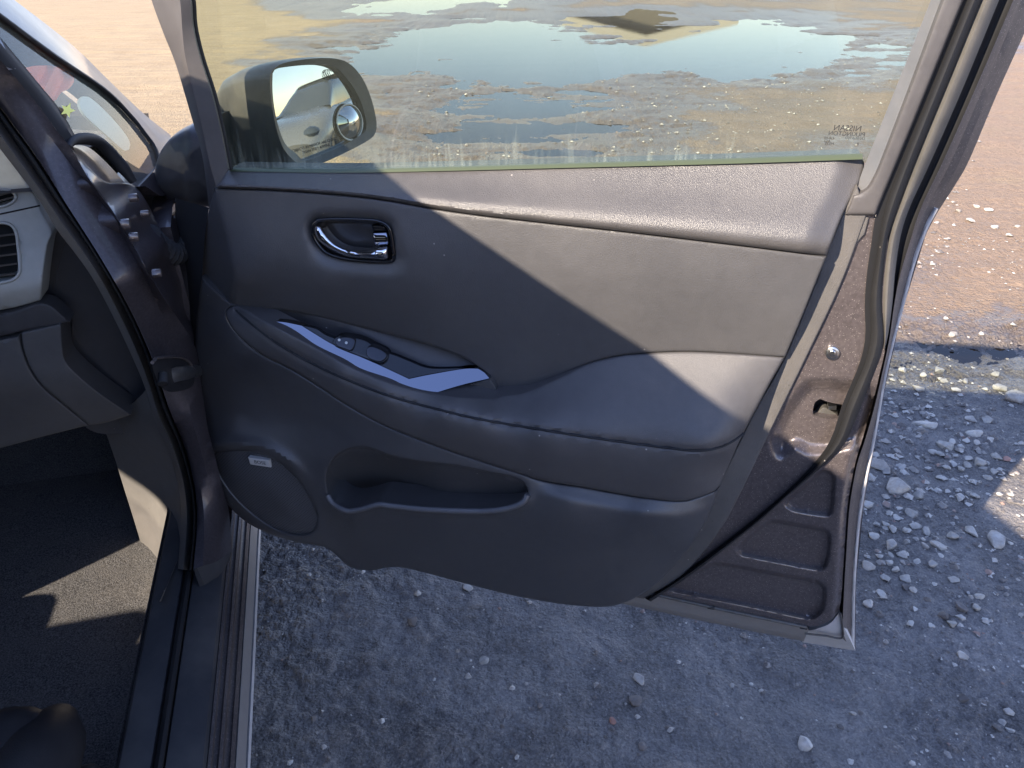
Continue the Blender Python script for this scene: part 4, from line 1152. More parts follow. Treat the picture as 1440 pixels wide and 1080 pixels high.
def star(cx, cy, r, n=5):
    t = np.arange(2 * n) * math.pi / n - 1.2
    rr = np.where(np.arange(2 * n) % 2 == 0, r, r * 0.45)
    return np.stack([cx + rr * np.cos(t), cy + rr * np.sin(t)], -1)
patch('star_sticker', star(95, 155, 11), lambda p: np.full(len(p), -0.0045), FLK, M['yellow'], CARO, grid=6, thick=0.0)

# hinge area
hp_poly = outline([[(98, 206), (122, 232), (150, 256), (184, 258), (205, 282), (232, 335), (258, 390), (285, 440)], [(285, 440), (290, 520), (262, 470), (235, 430), (213, 393), (160, 302), (122, 249), (98, 206)]], 5)
patch('hinge_post', hp_poly, lambda p: -0.006 + 0.006 * np.sin(p[:, 1] / 13.0) * np.sin(p[:, 0] / 17.0 + 1.0), FLK, M['paint_out'], CARO, grid=5, er=3, thick=0.02, back=CS)
cav = outline([[(180, 255), (225, 262), (270, 270), (300, 290)], [(300, 290), (300, 520), (250, 440), (215, 330), (180, 255)]], 6)
patch('hinge_cavity', cav, lambda p: np.full(len(p), -0.075), FLK, M['dark'], CARO, grid=12, thick=0.0)
for q, rr in (((189, 278), 5), ((178, 315), 6), ((190, 333), 5), ((222, 384), 5), ((205, 300), 4)):
    pt = on_flank(q[0], q[1], np.array(0.004))
    tube('hinge_bolt', [pt - CS * 0.006, pt + CS * 0.0035, pt + CS * 0.0045], [0.0011 * rr, 0.0011 * rr, 0.0008 * rr], M['paint_in'], CARO, 6)
for q, sz, mt in (((247, 304), (0.032, 0.030, 0.010), 'steel'), ((250, 330), (0.034, 0.04, 0.030), 'rubber'), ((243, 356), (0.030, 0.035, 0.014), 'steel'), ((245, 372), (0.046, 0.04, 0.024), 'paint_in'), ((250, 395), (0.035, 0.03, 0.016), 'paint_in')):
    bev_box('hinge_leaf', door(q[0], q[1], np.array(-0.10)), (DU, DN, (0, 0, 1)), sz, 0.003, M[mt], CARO)
bp = np.linspace(0, 1, 40)
b0_, b1_ = on_flank(205, 330, np.array(-0.02)), door(262, 345, np.array(-0.08))
tube('wiring_boot', [b0_ * (1 - t) + b1_ * t - np.array([0, 0, 0.02 * math.sin(math.pi * t)]) for t in bp], [0.015 + 0.004 * math.sin(t * 60) for t in bp], M['rubber'], CARO, 12)
# door check strap
patch('check_recess', outline([(213, 510), (218, 504), (245, 502), (262, 505), (270, 515), (274, 530), (268, 545), (240, 551), (224, 541)], 4, True), lambda p: np.full(len(p), 0.0015), FLK, M['black'], CARO, grid=6, thick=0.0)
tube('check_strap', [on_flank(228, 533, np.array(-0.01)), on_flank(250, 526, np.array(0.006)), door(285, 520, np.array(-0.05))], 0.006, M['steel'], CARO, 8, 1.6)
tube('check_rim', fl([(214, 510), (219, 504), (245, 502), (261, 505), (269, 514), (273, 528)], 0.003), 0.0022, M['paint_in'], CARO, 6)
tube('check_roller', fl([(229, 526), (229, 540)], 0.006), 0.006, M['rubber'], CARO, 10)

# sill, built as straight profiles along the car
def sill_s(x, z):
    P = on_z(x, 900, z)
    return float((P - CB) @ CS)
def sill(name, prof, mat, f0=0.02, f1=-1.12, sharp=25):
    R = [[car(f, sill_s(x, z), z) for f in np.linspace(f0, f1, 30)] for x, z in prof]
    return loft(name, R, mat, CARO, 30, sharp=sharp)
sill('scuff_plate', [(199, 0.33), (201, 0.412), (204, 0.417), (225, 0.419), (241, 0.417), (245, 0.408)], M['scuff'], 0.06)
sill('sill_seal', [(244, 0.408), (246, 0.419), (250, 0.423), (255, 0.421), (257, 0.406)], M['rubber'], -0.03)
sill('outer_scuff_plate', [(256, 0.404), (259, 0.413), (280, 0.412), (303, 0.405), (308, 0.398)], M['scuff'], -0.03)
sill('sill_panel', [(307, 0.392), (309, 0.399), (313, 0.398), (315, 0.389), (320, 0.386), (322, 0.390), (326, 0.388), (328, 0.379), (334, 0.374), (336, 0.377), (341, 0.370)], M['paint'], 0.01)
sill('sill_flange', [(340, 0.364), (343, 0.368), (352, 0.350), (355, 0.343)], M['flange_grey'], 0.02)
sill('sill_lip', [(354, 0.340), (357, 0.345), (360, 0.340), (359, 0.31), (350, 0.24)], M['hem'], 0.03)

# kick panel and carpet
KR = [(205, 548), (217, 590), (236, 633), (251, 684), (254, 738), (252, 778), (240, 812), (224, 846)]
KL = [(140, 590), (150, 612), (163, 650), (177, 695), (188, 730), (199, 768), (206, 805), (211, 850)]
kr = fl(KR, -0.078)
kc = cat(KL, 4); kl = on_f(kc[:, 0], kc[:, 1], np.full(len(kc), 0.10))
n = 30
kr, kl = resamp(kr, n), resamp(kl, n)
loft('kick_panel', [kl, kl * 0.75 + kr * 0.25 + CS * 0.010, kl * 0.45 + kr * 0.55 + CS * 0.014, kl * 0.15 + kr * 0.85 + CS * 0.006, kr], M['kick'], CARO, n)
s_in = sill_s(200, 0.40)
fl_v, fl_f = [], []
F_, S_ = np.linspace(-1.6, 0.34, 40), np.linspace(-0.92, s_in + 0.01, 24)
for f in F_:
    for s in S_:
        z = 0.285 + 0.006 * math.sin(f * 9 + s * 4) + 0.10 * sstep(-0.70, -0.90, s) + 0.02 * sstep(s_in - 0.05, s_in, s)
        fl_v.append(car(f, s, z))
for i in range(39):
    for j in range(23):
        fl_f.append((i * 24 + j, i * 24 + j + 1, (i + 1) * 24 + j + 1, (i + 1) * 24 + j))
mesh_obj('carpet', fl_v, fl_f, M['carpet'], CARO)
loft('toe_board', [[car(0.33, s, 0.285) for s in S_], [car(0.45, s, 0.34) for s in S_], [car(0.62, s, 0.62) for s in S_], [car(0.62, s, 0.95) for s in S_]], M['carpet'], CARO, 20)
loft('inner_rocker', [[car(f, s_in, 0.285) for f in (0.10, -1.15)], [car(f, s_in + 0.002, 0.413) for f in (0.10, -1.15)]], M['carpet'], CARO, 6)

# dashboard on cross planes of the cabin
def DP(f0, lean=0.0):
    return lambda a, b, w: on_f(a, b, f0 - w)
dash = patch('dashboard', outline([[(-160, 120), (-30, 185), (10, 215), (45, 268), (60, 300)], [(60, 300), (73, 326), (67, 345), (61, 385), (58, 415), (57, 422)], [(57, 422), (30, 430), (0, 436), (-160, 462)], [(-160, 462), (-160, 120)]], 6), lambda p: 0.0 + 0.05 * sstep(260, 420, p[:, 1]) - 0.02 * sstep(405, 440, p[:, 1] + 0.15 * p[:, 0]) - 0.045 * sstep(275, 150, p[:, 1]), DP(0.03), M['dash'], CARO, grid=8, er=4, thick=0.04, back=-CF,
             holes=[ell(-4, 279, 25, 11, -0.12, 30), ell(-28, 358, 53, 41, -0.10, 44, 5.0)])
def dfn(p):
    return 0.05 * sstep(260, 420, p[:, 1])
tube('dash_seam', DP(0.03)(*(cat([(-160, 334), (0, 301), (56, 289)], 5).T), 0.05 * sstep(260, 420, cat([(-160, 334), (0, 301), (56, 289)], 5)[:, 1]) + 0.0005), 0.0011, M['rubber'], dash, 5)
for cx, cy, rx, ry, pw_, slats in ((-4, 279, 25, 11, 2.0, (273, 280, 287)), (-28, 358, 53, 41, 5.0, (332, 346, 360, 374, 388))):
    lp = ell(cx, cy, rx + 1.5, ry + 1.5, -0.1, 44, pw_)
    lp = np.vstack([lp, lp[:1]])
    tube('vent_ring', DP(0.03)(lp[:, 0], lp[:, 1], dfn(lp) + 0.001), 0.0022, M['dash'], dash, 6, caps=False)
    bk = ell(cx, cy, rx + 4, ry + 4, -0.1, 30, pw_)
    patch('vent_cavity', bk, lambda p: dfn(p) - 0.03, DP(0.03), M['dark'], dash, grid=12, thick=0.0)
    for sy in slats:
        x1 = cx + rx * (1 - abs((sy - cy) / ry) ** pw_) ** (1 / pw_) if abs(sy - cy) < ry else cx
        q = np.array([(cx - rx, sy + 10.0), (x1 - 1, sy - 3.0)])
        q = q[0] + (q[1] - q[0]) * np.linspace(0, 1, 8)[:, None]
        P0 = DP(0.03)(q[:, 0], q[:, 1], dfn(q) - 0.004)
        P1 = DP(0.03)(q[:, 0], q[:, 1] - 1.5, dfn(q) - 0.024)
        loft('vent_slat', [P0 - np.array([0, 0, 0.0012]), P0 + np.array([0, 0, 0.0012]), P1], M['frame'], dash, 8)
loft('dash_top', [[car(0.02 + 0.0, s, 0.965) for s in (-0.15, -1.64)], [car(0.12, s, 0.985) for s in (-0.15, -1.64)], [car(0.35, s, 0.965) for s in (-0.15, -1.64)], [car(0.54, s, 0.93) for s in (-0.2, -1.60)]], M['dash_dark'], CARO, 12)
patch('dash_end_cap', outline([[(40, 250), (75, 300), (110, 345), (150, 410), (190, 490), (215, 560), (225, 600)], [(225, 600), (180, 610), (120, 600), (80, 520), (60, 430), (50, 330), (40, 250)]], 6), lambda p: np.full(len(p), -0.02), DP(0.05), M['dash_dark'], CARO, grid=10, thick=0.03, back=-CF)
tube('dash_end_seam', DP(0.05)(*(cat([(91, 341), (82, 372), (76, 405), (77, 412)], 4).T), np.full(len(cat([(91, 341), (82, 372), (76, 405), (77, 412)], 4)), -0.018)), 0.0007, M['frame'], CARO, 5)
patch('dash_lower_strip', outline([[(-160, 468), (0, 442), (60, 426), (92, 446)], [(92, 446), (98, 452), (86, 456)], [(86, 456), (30, 466), (0, 473), (-160, 502)], [(-160, 502), (-160, 468)]], 6), lambda p: 0.040 + 0 * p[:, 0], DP(0.03), M['dash_dark'], CARO, grid=8, er=4, thick=0.03, back=-CF)
gv = lambda p: 0.045 - 0.05 * sstep(520, 640, p[:, 1])
patch('glovebox_lid', outline([[(-160, 508), (0, 479), (27, 472)], [(27, 472), (31, 492), (42, 520), (60, 545), (92, 572), (124, 598)], [(124, 598), (60, 614), (0, 630), (-160, 668)], [(-160, 668), (-160, 508)]], 6), gv, DP(0.03), M['glove'], CARO, grid=8, er=3, thick=0.05, back=-CF)
patch('glovebox_surround', outline([[(30, 468), (86, 455)], [(86, 455), (88, 490), (95, 512), (130, 545), (184, 583)], [(184, 583), (150, 594), (126, 598)], [(126, 598), (94, 571), (62, 544), (44, 519), (33, 491), (30, 468)]], 5), gv, DP(0.03), M['glove'], CARO, grid=7, er=3, thick=0.05, back=-CF)
tube('side_panel_seam', DP(0.05)(*(cat([(102, 450), (101, 480), (104, 494)], 4).T), np.full(len(cat([(102, 450), (101, 480), (104, 494)], 4)), -0.016)), 0.0009, M['frame'], CARO, 5)

# seats
def seat(name, s0, mat, df=0.0, hf=0.0):
    cush = bev_box(name, car(-0.70 + df, s0, 0.41), (CF, CS, (0, 0, 1)), (0.60, 0.50, 0.20), 0.045, M[mat], CARO, 4)
    for sg in (-1, 1):
        tube('seat_bolster', [car(f + df, s0 + sg * 0.235, 0.465 + 0.01 * math.sin((f + 1) * 4) - 0.03 * max(0, (f + 0.5) / 0.1)) for f in np.linspace(-0.99, -0.395, 16)], [0.03] + [0.048] * 12 + [0.046, 0.040, 0.02], M[mat], cush, 14)
    for q in (-0.15, 0.15):
        tube('seat_piping', [car(f + df, s0 + q, 0.512 - 0.03 * abs((f + 0.7) / 0.26) ** 4) for f in np.linspace(-0.96, -0.44, 16)], 0.004, M['black'], cush, 6)
    bev_box('seat_back', car(-1.08 + df, s0, 0.80), (CF + np.array([0, 0, 0.25]), CS, np.array([0, 0, 1.0]) - CF * 0.25), (0.15, 0.48, 0.62), 0.06, M[mat], cush, 4)
    bev_box('head_rest', car(-1.20 + df + hf, s0, 1.19 - 1.17 * hf), (CF, CS, (0, 0, 1)), (0.10, 0.26, 0.17), 0.045, M[mat], cush, 4)
    return cush
seat('passenger_seat', -0.44, 'seat')
bev_box('seat_side_shield', car(-0.70, -0.172, 0.36), (CF, CS, (0, 0, 1)), (0.50, 0.035, 0.13), 0.012, M['black'], CARO)
seat('driver_seat', -1.32, 'seat', 0.32, 0.24)  # unseen; slid forward with a lowered headrest to shape the footwell sun patch
bev_box('centre_console', car(-0.62, -0.895, 0.45), (CF, CS, (0, 0, 1)), (0.80, 0.19, 0.32), 0.04, M['dash_dark'], CARO, 3)  # unseen; height set to block sun from the inner side of the carpet
bev_box('centre_stack', car(0.02, -0.885, 0.62), (CF, CS, (0, 0, 1)), (0.40, 0.30, 0.62), 0.05, M['dash_dark'], CARO, 3)  # unseen; added to block sun from the front of the footwell
th = np.linspace(0, 2 * math.pi, 40)
tube('steering_wheel', [car(-0.32, -1.32, 0.86) + CS * 0.18 * math.cos(t) + (np.array([0, 0, 1.0]) * 0.9 + CF * 0.43) * 0.18 * math.sin(t) for t in th], 0.015, M['black'], CARO, 8, caps=False)

# cabin shell out of the picture: roof, pillars, far side, tail, bonnet, wheels
def rr(f):
    return 1.36 + 0.012 * sstep(-0.4, -1.2, f) - 0.06 * sstep(-1.9, -2.6, f)
fs = np.linspace(-0.33, -2.5, 24)
loft('roof', [[car(f, -0.885 - 0.625 * x, rr(f) + 0.085 * (1 - abs(x) ** 2.4)) for f in fs] for x in np.linspace(-1, 1, 17)], M['paint_out'], CARO, 24, face=False)
loft('headliner', [[car(f, -0.885 - 0.60 * x, rr(f) + 0.06 * (1 - abs(x) ** 2.4) - 0.03) for f in fs] for x in np.linspace(-1, 1, 9)], M['dash_dark'], CARO, 24, face=False)
P0 = on_flank(-40, 60, np.array(-0.03))
tube('roof_rail', cat([tuple(on_flank(-10, 110, np.array(-0.035))), tuple(P0), tuple(car(-0.27, -0.245, 1.29)), tuple(car(-0.42, -0.272, 1.335)), tuple(car(-0.8, -0.275, 1.342)), tuple(car(-1.6, -0.275, 1.345)), tuple(car(-2.4, -0.275, 1.30))], 0.05), 0.030, M['paint_in'], CARO, 10)
tube('roof_rail', cat([tuple(car(0.72, -1.66, 0.97)), tuple(car(0.1, -1.60, 1.17)), tuple(car(-0.35, -1.50, 1.335)), tuple(car(-1.2, -1.495, 1.345)), tuple(car(-2.4, -1.495, 1.30))], 0.05), 0.030, M['paint_in'], CARO, 10)
loft('windscreen', [[car(0.53 + 0.20 * (1 - ((s + 0.885) / 0.7) ** 2), s, 0.935) for s in np.linspace(-0.19, -1.58, 12)], [car(0.12, s, 1.16) for s in np.linspace(-0.22, -1.55, 12)], [car(-0.33, s, 1.37) for s in np.linspace(-0.27, -1.50, 12)]], M['dark_glass'], CARO, 12)
def side_panel(name, poly, mat, side=1, bulge=0.045, thick=0.03, holes=()):
    def pj(a, b, w):
        f, z = a / 1000.0, b / 1000.0
        s = np.where(z < 0.9, -0.012 - bulge * ((z - 0.62) / 0.30) ** 2 * 0.5, flank(z)) - 0.30 * np.clip((f - 0.9) / 0.5, 0, 1) ** 2 - 0.25 * np.clip((-2.5 - f) / 0.6, 0, 1) ** 2
        if side < 0:
            s = -1.77 - s
        return CB + f[:, None] * CF + s[:, None] * CS + np.stack([0 * z, 0 * z, z], -1)
    return patch(name, np.array(poly, float), lambda p: np.zeros(len(p)), pj, mat, CARO, grid=70, thick=thick, back=CS * side, holes=holes)
def arch(fc, r=335, z0=250, rev=False):
    t = np.linspace(math.radians(-10), math.radians(190), 20)
    a = [(fc + r * math.cos(x), 310 + r * math.sin(x)) for x in t]
    return a if not rev else a[::-1]
fender = [(30, 330), (30, 900), (240, 925), (600, 895), (1000, 790), (1300, 600), (1340, 450), (1290, 252)] + arch(560) + [(200, 252)]
side_panel('front_wing', fender, M['paint_out'])
side_panel('front_wing', fender, M['paint_out'], -1)
rear = [(-1130, 300), (-1130, 920), (-2300, 950), (-2950, 930), (-3050, 700), (-3000, 300)] + arch(-2150)[::-1][::-1] + []
rear = [(-1130, 300), (-1130, 920), (-2300, 950), (-2950, 930), (-3050, 700), (-3000, 252)]
rear = rear + [(x, y) for x, y in arch(-2150)[::-1]] + [(-1700, 252)]
side_panel('rear_door_and_quarter', rear, M['paint_out'])
side_panel('rear_door_and_quarter', rear, M['paint_out'], -1)
side_panel('far_front_door', [(30, 300), (30, 915), (-1130, 915), (-1130, 300)], M['paint_out'], -1)
for sd_ in (1, -1):
    side_panel('centre_pillar', [(-1105, 330), (-1080, 900), (-1110, 1340), (-1190, 1340), (-1200, 900), (-1200, 330)], M['paint_in'], sd_, 0.0, 0.05)
    side_panel('rear_pillar', [(-2050, 940), (-2250, 1340), (-2500, 1300), (-2950, 930)], M['paint_in'], sd_, 0.0, 0.05)
    side_panel('rear_side_glass', [(-1190, 915), (-1190, 1340), (-2240, 1320), (-2060, 930)], M['dark_glass'], sd_, 0.0, 0.0)
side_panel('far_door_glass', [(20, 925), (60, 1120), (-300, 1290), (-1110, 1330), (-1090, 915)], M['cabin_glass'], -1, 0.0, 0.0)
loft('bonnet', [[car(f, s, np.interp(f, [0.5, 0.72, 1.0, 1.33], [0.905, 0.87, 0.79, 0.60]) + 0.06 * (1 - ((s + 0.885) / 0.8) ** 2)) for f in np.linspace(0.52, 1.33, 12)] for s in np.linspace(-0.10, -1.67, 14)], M['paint_out'], CARO, 12, face=False)
loft('nose', [[car(1.30 + 0.08 * (1 - ((s + 0.885) / 0.8) ** 2), s, z) for s in np.linspace(-0.25, -1.52, 14)] for z in (0.61, 0.5, 0.35, 0.24)], M['paint_out'], CARO, 14, face=False)
loft('tailgate', [[car(f + 0.06 * (1 - ((s + 0.885) / 0.8) ** 2) * -1, s, z) for s in np.linspace(-0.26, -1.51, 14)] for f, z in ((-2.5, 1.33), (-2.85, 0.98), (-3.02, 0.7), (-2.98, 0.28))], M['paint_out'], CARO, 14, face=False)
bev_box('underbody', car(-0.85, -0.885, 0.24), (CF, CS, (0, 0, 1)), (3.9, 1.46, 0.07), 0.01, M['black'], CARO, 1)
def wheel(f, s):
    sg = 1 if s > -0.8 else -1
    n = 36
    prof = [(0.20, -0.10), (0.29, -0.105), (0.312, -0.085), (0.316, 0.0), (0.312, 0.085), (0.29, 0.105), (0.20, 0.10)]
    V, F = [], []
    c = car(f, s - sg * 0.105, 0.335)
    for k in range(n):
        t = 2 * math.pi * k / n
        e = CF * math.cos(t) + np.array([0, 0, 1.0]) * math.sin(t)
        for r_, x in prof:
            V.append(c + e * r_ + CS * x)
    m = len(prof)
    for k in range(n):
        for j in range(m - 1):
            F.append((k * m + j, k * m + j + 1, ((k + 1) % n) * m + j + 1, ((k + 1) % n) * m + j))
    ty = mesh_obj('wheel', V, F, M['tyre'], CARO)
    V, F = [], []
    pr = [(0.0, 0.07), (0.06, 0.075), (0.07, 0.06), (0.17, 0.05), (0.19, 0.09), (0.205, 0.095)]
    for k in range(n):
        t = 2 * math.pi * k / n
        e = CF * math.cos(t) + np.array([0, 0, 1.0]) * math.sin(t)
        for r_, x in pr:
            V.append(c + e * r_ + CS * sg * x)
    m = len(pr)
    for k in range(n):
        for j in range(m - 1):
            F.append((k * m + j, k * m + j + 1, ((k + 1) % n) * m + j + 1, ((k + 1) % n) * m + j))
    mesh_obj('rim', V, F, M['steel'], ty)
for f in (0.56, -2.15):
    for s in (-0.03, -1.74):
        wheel(f, s)

# ------------------------------------------------------------------ door mirror
MC = door(447, 152, np.array(-0.20))
inc = (MC - CAM) / np.linalg.norm(MC - CAM)
hd, ev = math.radians(85.0), math.radians(-0.5)
rf = np.array([math.sin(hd) * math.cos(ev), math.cos(hd) * math.cos(ev), math.sin(ev)])
MN = (rf - inc) / np.linalg.norm(rf - inc)
MX = np.cross(np.array([0, 0, 1.0]), MN); MX /= np.linalg.norm(MX)
MY = np.cross(MN, MX)
def on_mirror(px, py, h=0.0):
    d = rays(px, py)
    t = ((MC - CAM) @ MN + h) / (d @ MN)
    P = CAM + d * t[..., None]
    q = P - MC
    return np.stack([q @ MX, q @ MY], -1)
def mpt(q, h):
    q = np.asarray(q, float)
    return MC + q[..., :1] * MX + q[..., 1:2] * MY + np.asarray(h)[..., None] * MN
GL = [(383, 99), (405, 94), (438, 91), (455, 92), (470, 97), (483, 110), (495, 127), (503, 143), (509, 163), (511, 177), (507, 187), (480, 203), (447, 217), (424, 225), (413, 215), (398, 202), (387, 173), (381, 140), (380, 112)]
RM = [(376, 100), (390, 90), (420, 84), (455, 82), (478, 86), (494, 98), (507, 117), (517, 143), (523, 170), (522, 186), (512, 197), (480, 214), (447, 229), (425, 236), (408, 226), (392, 208), (381, 176), (375, 140), (373, 112)]
gl_ = outline(GL, 4, True); rm_ = outline(RM, 4, True)
g2 = on_mirror(gl_[:, 0], gl_[:, 1]); r2 = resamp(np.vstack([on_mirror(rm_[:, 0], rm_[:, 1]), on_mirror(rm_[:1, 0], rm_[:1, 1])]), 81)[:-1]
g2r = resamp(np.vstack([g2, g2[:1]]), 81)[:-1]
# convex glass
cen = g2.mean(0)
V, F = [mpt(cen, 0.0)], []
RC = 1.2
NR = 8
for k in range(1, NR + 1):
    for q in g2r:
        e = cen + (q - cen) * k / NR
        V.append(mpt(e, -((e - cen) @ (e - cen)) / (2 * RC)))
m = len(g2r)
for j in range(m):
    F.append((0, 1 + j, 1 + (j + 1) % m))
for k in range(NR - 1):
    for j in range(m):
        a, b = 1 + k * m + j, 1 + k * m + (j + 1) % m
        F.append((a, b, b + m, a + m))
if np.cross(V[1] - V[0], V[2] - V[0]) @ MN < 0:
    F = [tuple(reversed(f)) for f in F]
wm = mesh_obj('wing_mirror', V, F, M['mirror'], CARO)
tag(wm, 'convex mirror glass with a small round blind-spot mirror')
# housing: rim, then the shell swelling away behind the glass
def ring(q, h):
    return [mpt(x, h) for x in q]
def gro(q, k, sh=(0, 0)):
    c = q.mean(0)
    return c + (q - c) * k + np.array(sh)
rings_ = [ring(gro(g2r, 1.0), -0.012), ring(gro(g2r, 1.01), 0.006), ring(r2, 0.010), ring(gro(r2, 1.03), 0.0), ring(gro(r2, 1.07, (0, -0.003)), -0.025), ring(gro(r2, 1.09, (0, -0.008)), -0.06), ring(gro(r2, 1.05, (0, -0.014)), -0.10), ring(gro(r2, 0.94, (0, -0.020)), -0.13), ring(gro(r2, 0.72, (0, -0.024)), -0.152), ring(gro(r2, 0.4, (0, -0.028)), -0.166), ring(gro(r2, 0.02, (0, -0.03)), -0.170)]
V = np.array([v for r in rings_ for v in r])
F = [(i * m + j, i * m + (j + 1) % m, (i + 1) * m + (j + 1) % m, (i + 1) * m + j) for i in range(len(rings_) - 1) for j in range(m)]
if np.cross(V[m + 1] - V[m], V[2 * m] - V[m]) @ MN < 0:
    F = [tuple(reversed(f)) for f in F]
mesh_obj('mirror_housing', V, F, M['mirror_black'], wm, sharp=45)
# blind-spot mirror: a small dome
bc = on_mirror(np.array(490.0), np.array(172.0))
V, F = [], []
for k in range(9):
    for j in range(28):
        t = 2 * math.pi * j / 28
        r_ = 0.0255 * k / 8
        V.append(mpt(bc + np.array([math.cos(t), math.sin(t)]) * r_, 0.0035 + 0.010 * (1 - (k / 8) ** 2) - ((bc - cen) @ (bc - cen)) / (2 * RC) * 0.6))
for k in range(8):
    for j in range(28):
        F.append((k * 28 + j, k * 28 + (j + 1) % 28, (k + 1) * 28 + (j + 1) % 28, (k + 1) * 28 + j))
mesh_obj('blind_spot_mirror', V, [tuple(reversed(f)) for f in F], M['mirror'], wm)
tube('blind_spot_rim', [mpt(bc + np.array([math.cos(t), math.sin(t)]) * 0.026, 0.0035) for t in np.linspace(0, 2 * math.pi, 30)], 0.0011, M['silver'], wm, 5, caps=False)
def mtext(body, px, py, size, rot=0.0, nm='mirror_lettering'):
    q = on_mirror(np.array(float(px)), np.array(float(py)))
    xa, ya = MX * math.cos(rot) + MY * math.sin(rot), -MX * math.sin(rot) + MY * math.cos(rot)
    o = text_mesh(nm, body, size, mpt(q, 0.0), xa, ya, M['etch'], wm)
    for v in o.data.vertices:                               # lay the letters on the curved glass
        r = np.array(v.co) + ROOT.loc - MC
        e = np.array([r @ MX, r @ MY]) - cen
        v.co = Vector(np.array(v.co) + MN * (0.00025 - (e @ e) / (2 * RC)))
mtext('OBJECTS IN MIRROR ARE CLOSER', 445, 205, 0.0058, 0.03)
mtext('THAN THEY APPEAR', 446, 211, 0.0058, 0.03)
hq_ = on_mirror(np.array(461.0), np.array(105.0))
for k in range(3):
    tube('heater_symbol', [mpt(hq_ + np.array([-0.004 + 0.004 * k + 0.0012 * math.sin(t * 6), -0.005 + 0.010 * t]), 0.0004) for t in np.linspace(0, 1, 8)], 0.0005, M['etch'], wm, 4)
tube('heater_symbol', [mpt(hq_ + 0.0085 * np.array([math.cos(t), 0.8 * math.sin(t)]), 0.0004) for t in np.linspace(0.4, 5.6, 16)], 0.0005, M['etch'], wm, 4)
# mirror foot at the front corner of the door
fc = door(262, 236, np.array(-0.105))
foot = outline([[(216, 264), (217, 246), (224, 217), (243, 191), (272, 173), (310, 160)], [(310, 160), (318, 225), (310, 292)], [(310, 292), (262, 288), (232, 279), (216, 264)]], 4)
patch('mirror_foot', foot, lambda p: -0.125 + 0.036 * np.sqrt(np.clip(dist(p, foot) / 34.0, 0, 1)) + 0.006 * sstep(256, 268, p[:, 0]), door, M['mirror_black'], wm, grid=4, er=5, thick=0.09, sharp=60)
tube('mirror_arm', [fc, fc + DU * 0.05 - DN * 0.05 - np.array([0, 0, 0.03]), MC - MN * 0.07 - np.array([0, 0, 0.06])], [0.03, 0.035, 0.04], M['mirror_black'], wm, 12, 0.7)

# ------------------------------------------------------------------ colour patches added behind the quarter window in place of its reflections
def thing_patch(name, poly, wf, proj, mat, label, cat_, **kw):
    o = patch(name, poly, wf, proj, mat, None, **kw)
    o.location = tuple(CARLOC)
    return tag(o, label, cat_)
thing_patch('orange_patch', outline([(40, 100), (62, 92), (85, 96), (104, 110), (98, 124), (86, 130), (76, 142), (62, 128), (50, 112)], 4, True), lambda p: -0.016 + 0.005 * np.sin(p[:, 0] / 5.0 + p[:, 1] / 9.0), FLK, M['orange'], 'orange-red colour patch standing in for a reflection in the small front quarter window', 'orange_patch', grid=4, thick=0.01, back=CS)
thing_patch('green_patch', outline([(112, 142), (124, 136), (150, 158), (176, 188), (183, 204), (176, 212), (150, 190), (118, 160)], 4, True), lambda p: -0.014 + 0 * p[:, 0], FLK, M['pale_green'], 'pale green colour patch standing in for a reflection in the small front quarter window', 'colour_patch', grid=6, thick=0.003, back=CS)

# ------------------------------------------------------------------ stones
random.seed(4)
def stone_mesh(seed, flat, pts=15, sub=1):
    rs = np.random.RandomState(seed)
    bm = bmesh.new()
    for _ in range(pts):
        v = rs.normal(size=3); v /= np.linalg.norm(v)
        v *= rs.uniform(0.82, 1.0)
        bm.verts.new((v[0], v[1] * rs.uniform(0.75, 1.0), v[2] * flat))
    r = bmesh.ops.convex_hull(bm, input=bm.verts[:])
    bmesh.ops.delete(bm, geom=list({e for e in r['geom_unused'] + r['geom_interior'] if isinstance(e, bmesh.types.BMVert)}), context='VERTS')
    bmesh.ops.bevel(bm, geom=bm.edges[:], offset=0.07, segments=1, affect='EDGES')
    bmesh.ops.triangulate(bm, faces=bm.faces[:])
    me = bpy.data.meshes.new('stone')
    bm.to_mesh(me); bm.free()
    me.shade_smooth(); me.set_sharp_from_angle(angle=math.radians(28))
    return me
SM = {}
for mk in ('stone', 'stone_dark', 'stone_red'):
    SM[mk] = []
    for k in range(8):
        me = stone_mesh(100 + k * 7, 0.55 + 0.06 * (k % 4), 12 + 2 * (k % 3))
        me.materials.append(M[mk]); SM[mk].append(me)
cnt = [0]
def stone(px, py, r, label, group=None, mat='stone', el=1.0):
    P = on_z(px, py, 0.03)
    z = float(ground_z(P[0], P[1]))
    P = on_z(px, py, z + 0.005)
    dep = (P - CAM) @ np.array([0, CP, -SP])
    R = 1.18 * r * dep / FPX
    k = cnt[0]; cnt[0] += 1
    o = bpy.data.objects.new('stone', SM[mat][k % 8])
    o.location = (P[0], P[1], z + R * 0.18)
    o.scale = (R * random.uniform(0.95, 1.15) * el, R * random.uniform(0.85, 1.1), R * random.uniform(0.75, 1.0))
    o.rotation_euler = (random.uniform(-0.25, 0.25), random.uniform(-0.25, 0.25), random.uniform(0, 6.28) if el == 1 else random.uniform(-0.3, 0.3))
    COL.objects.link(o)
    tag(o, label, 'stone', group)
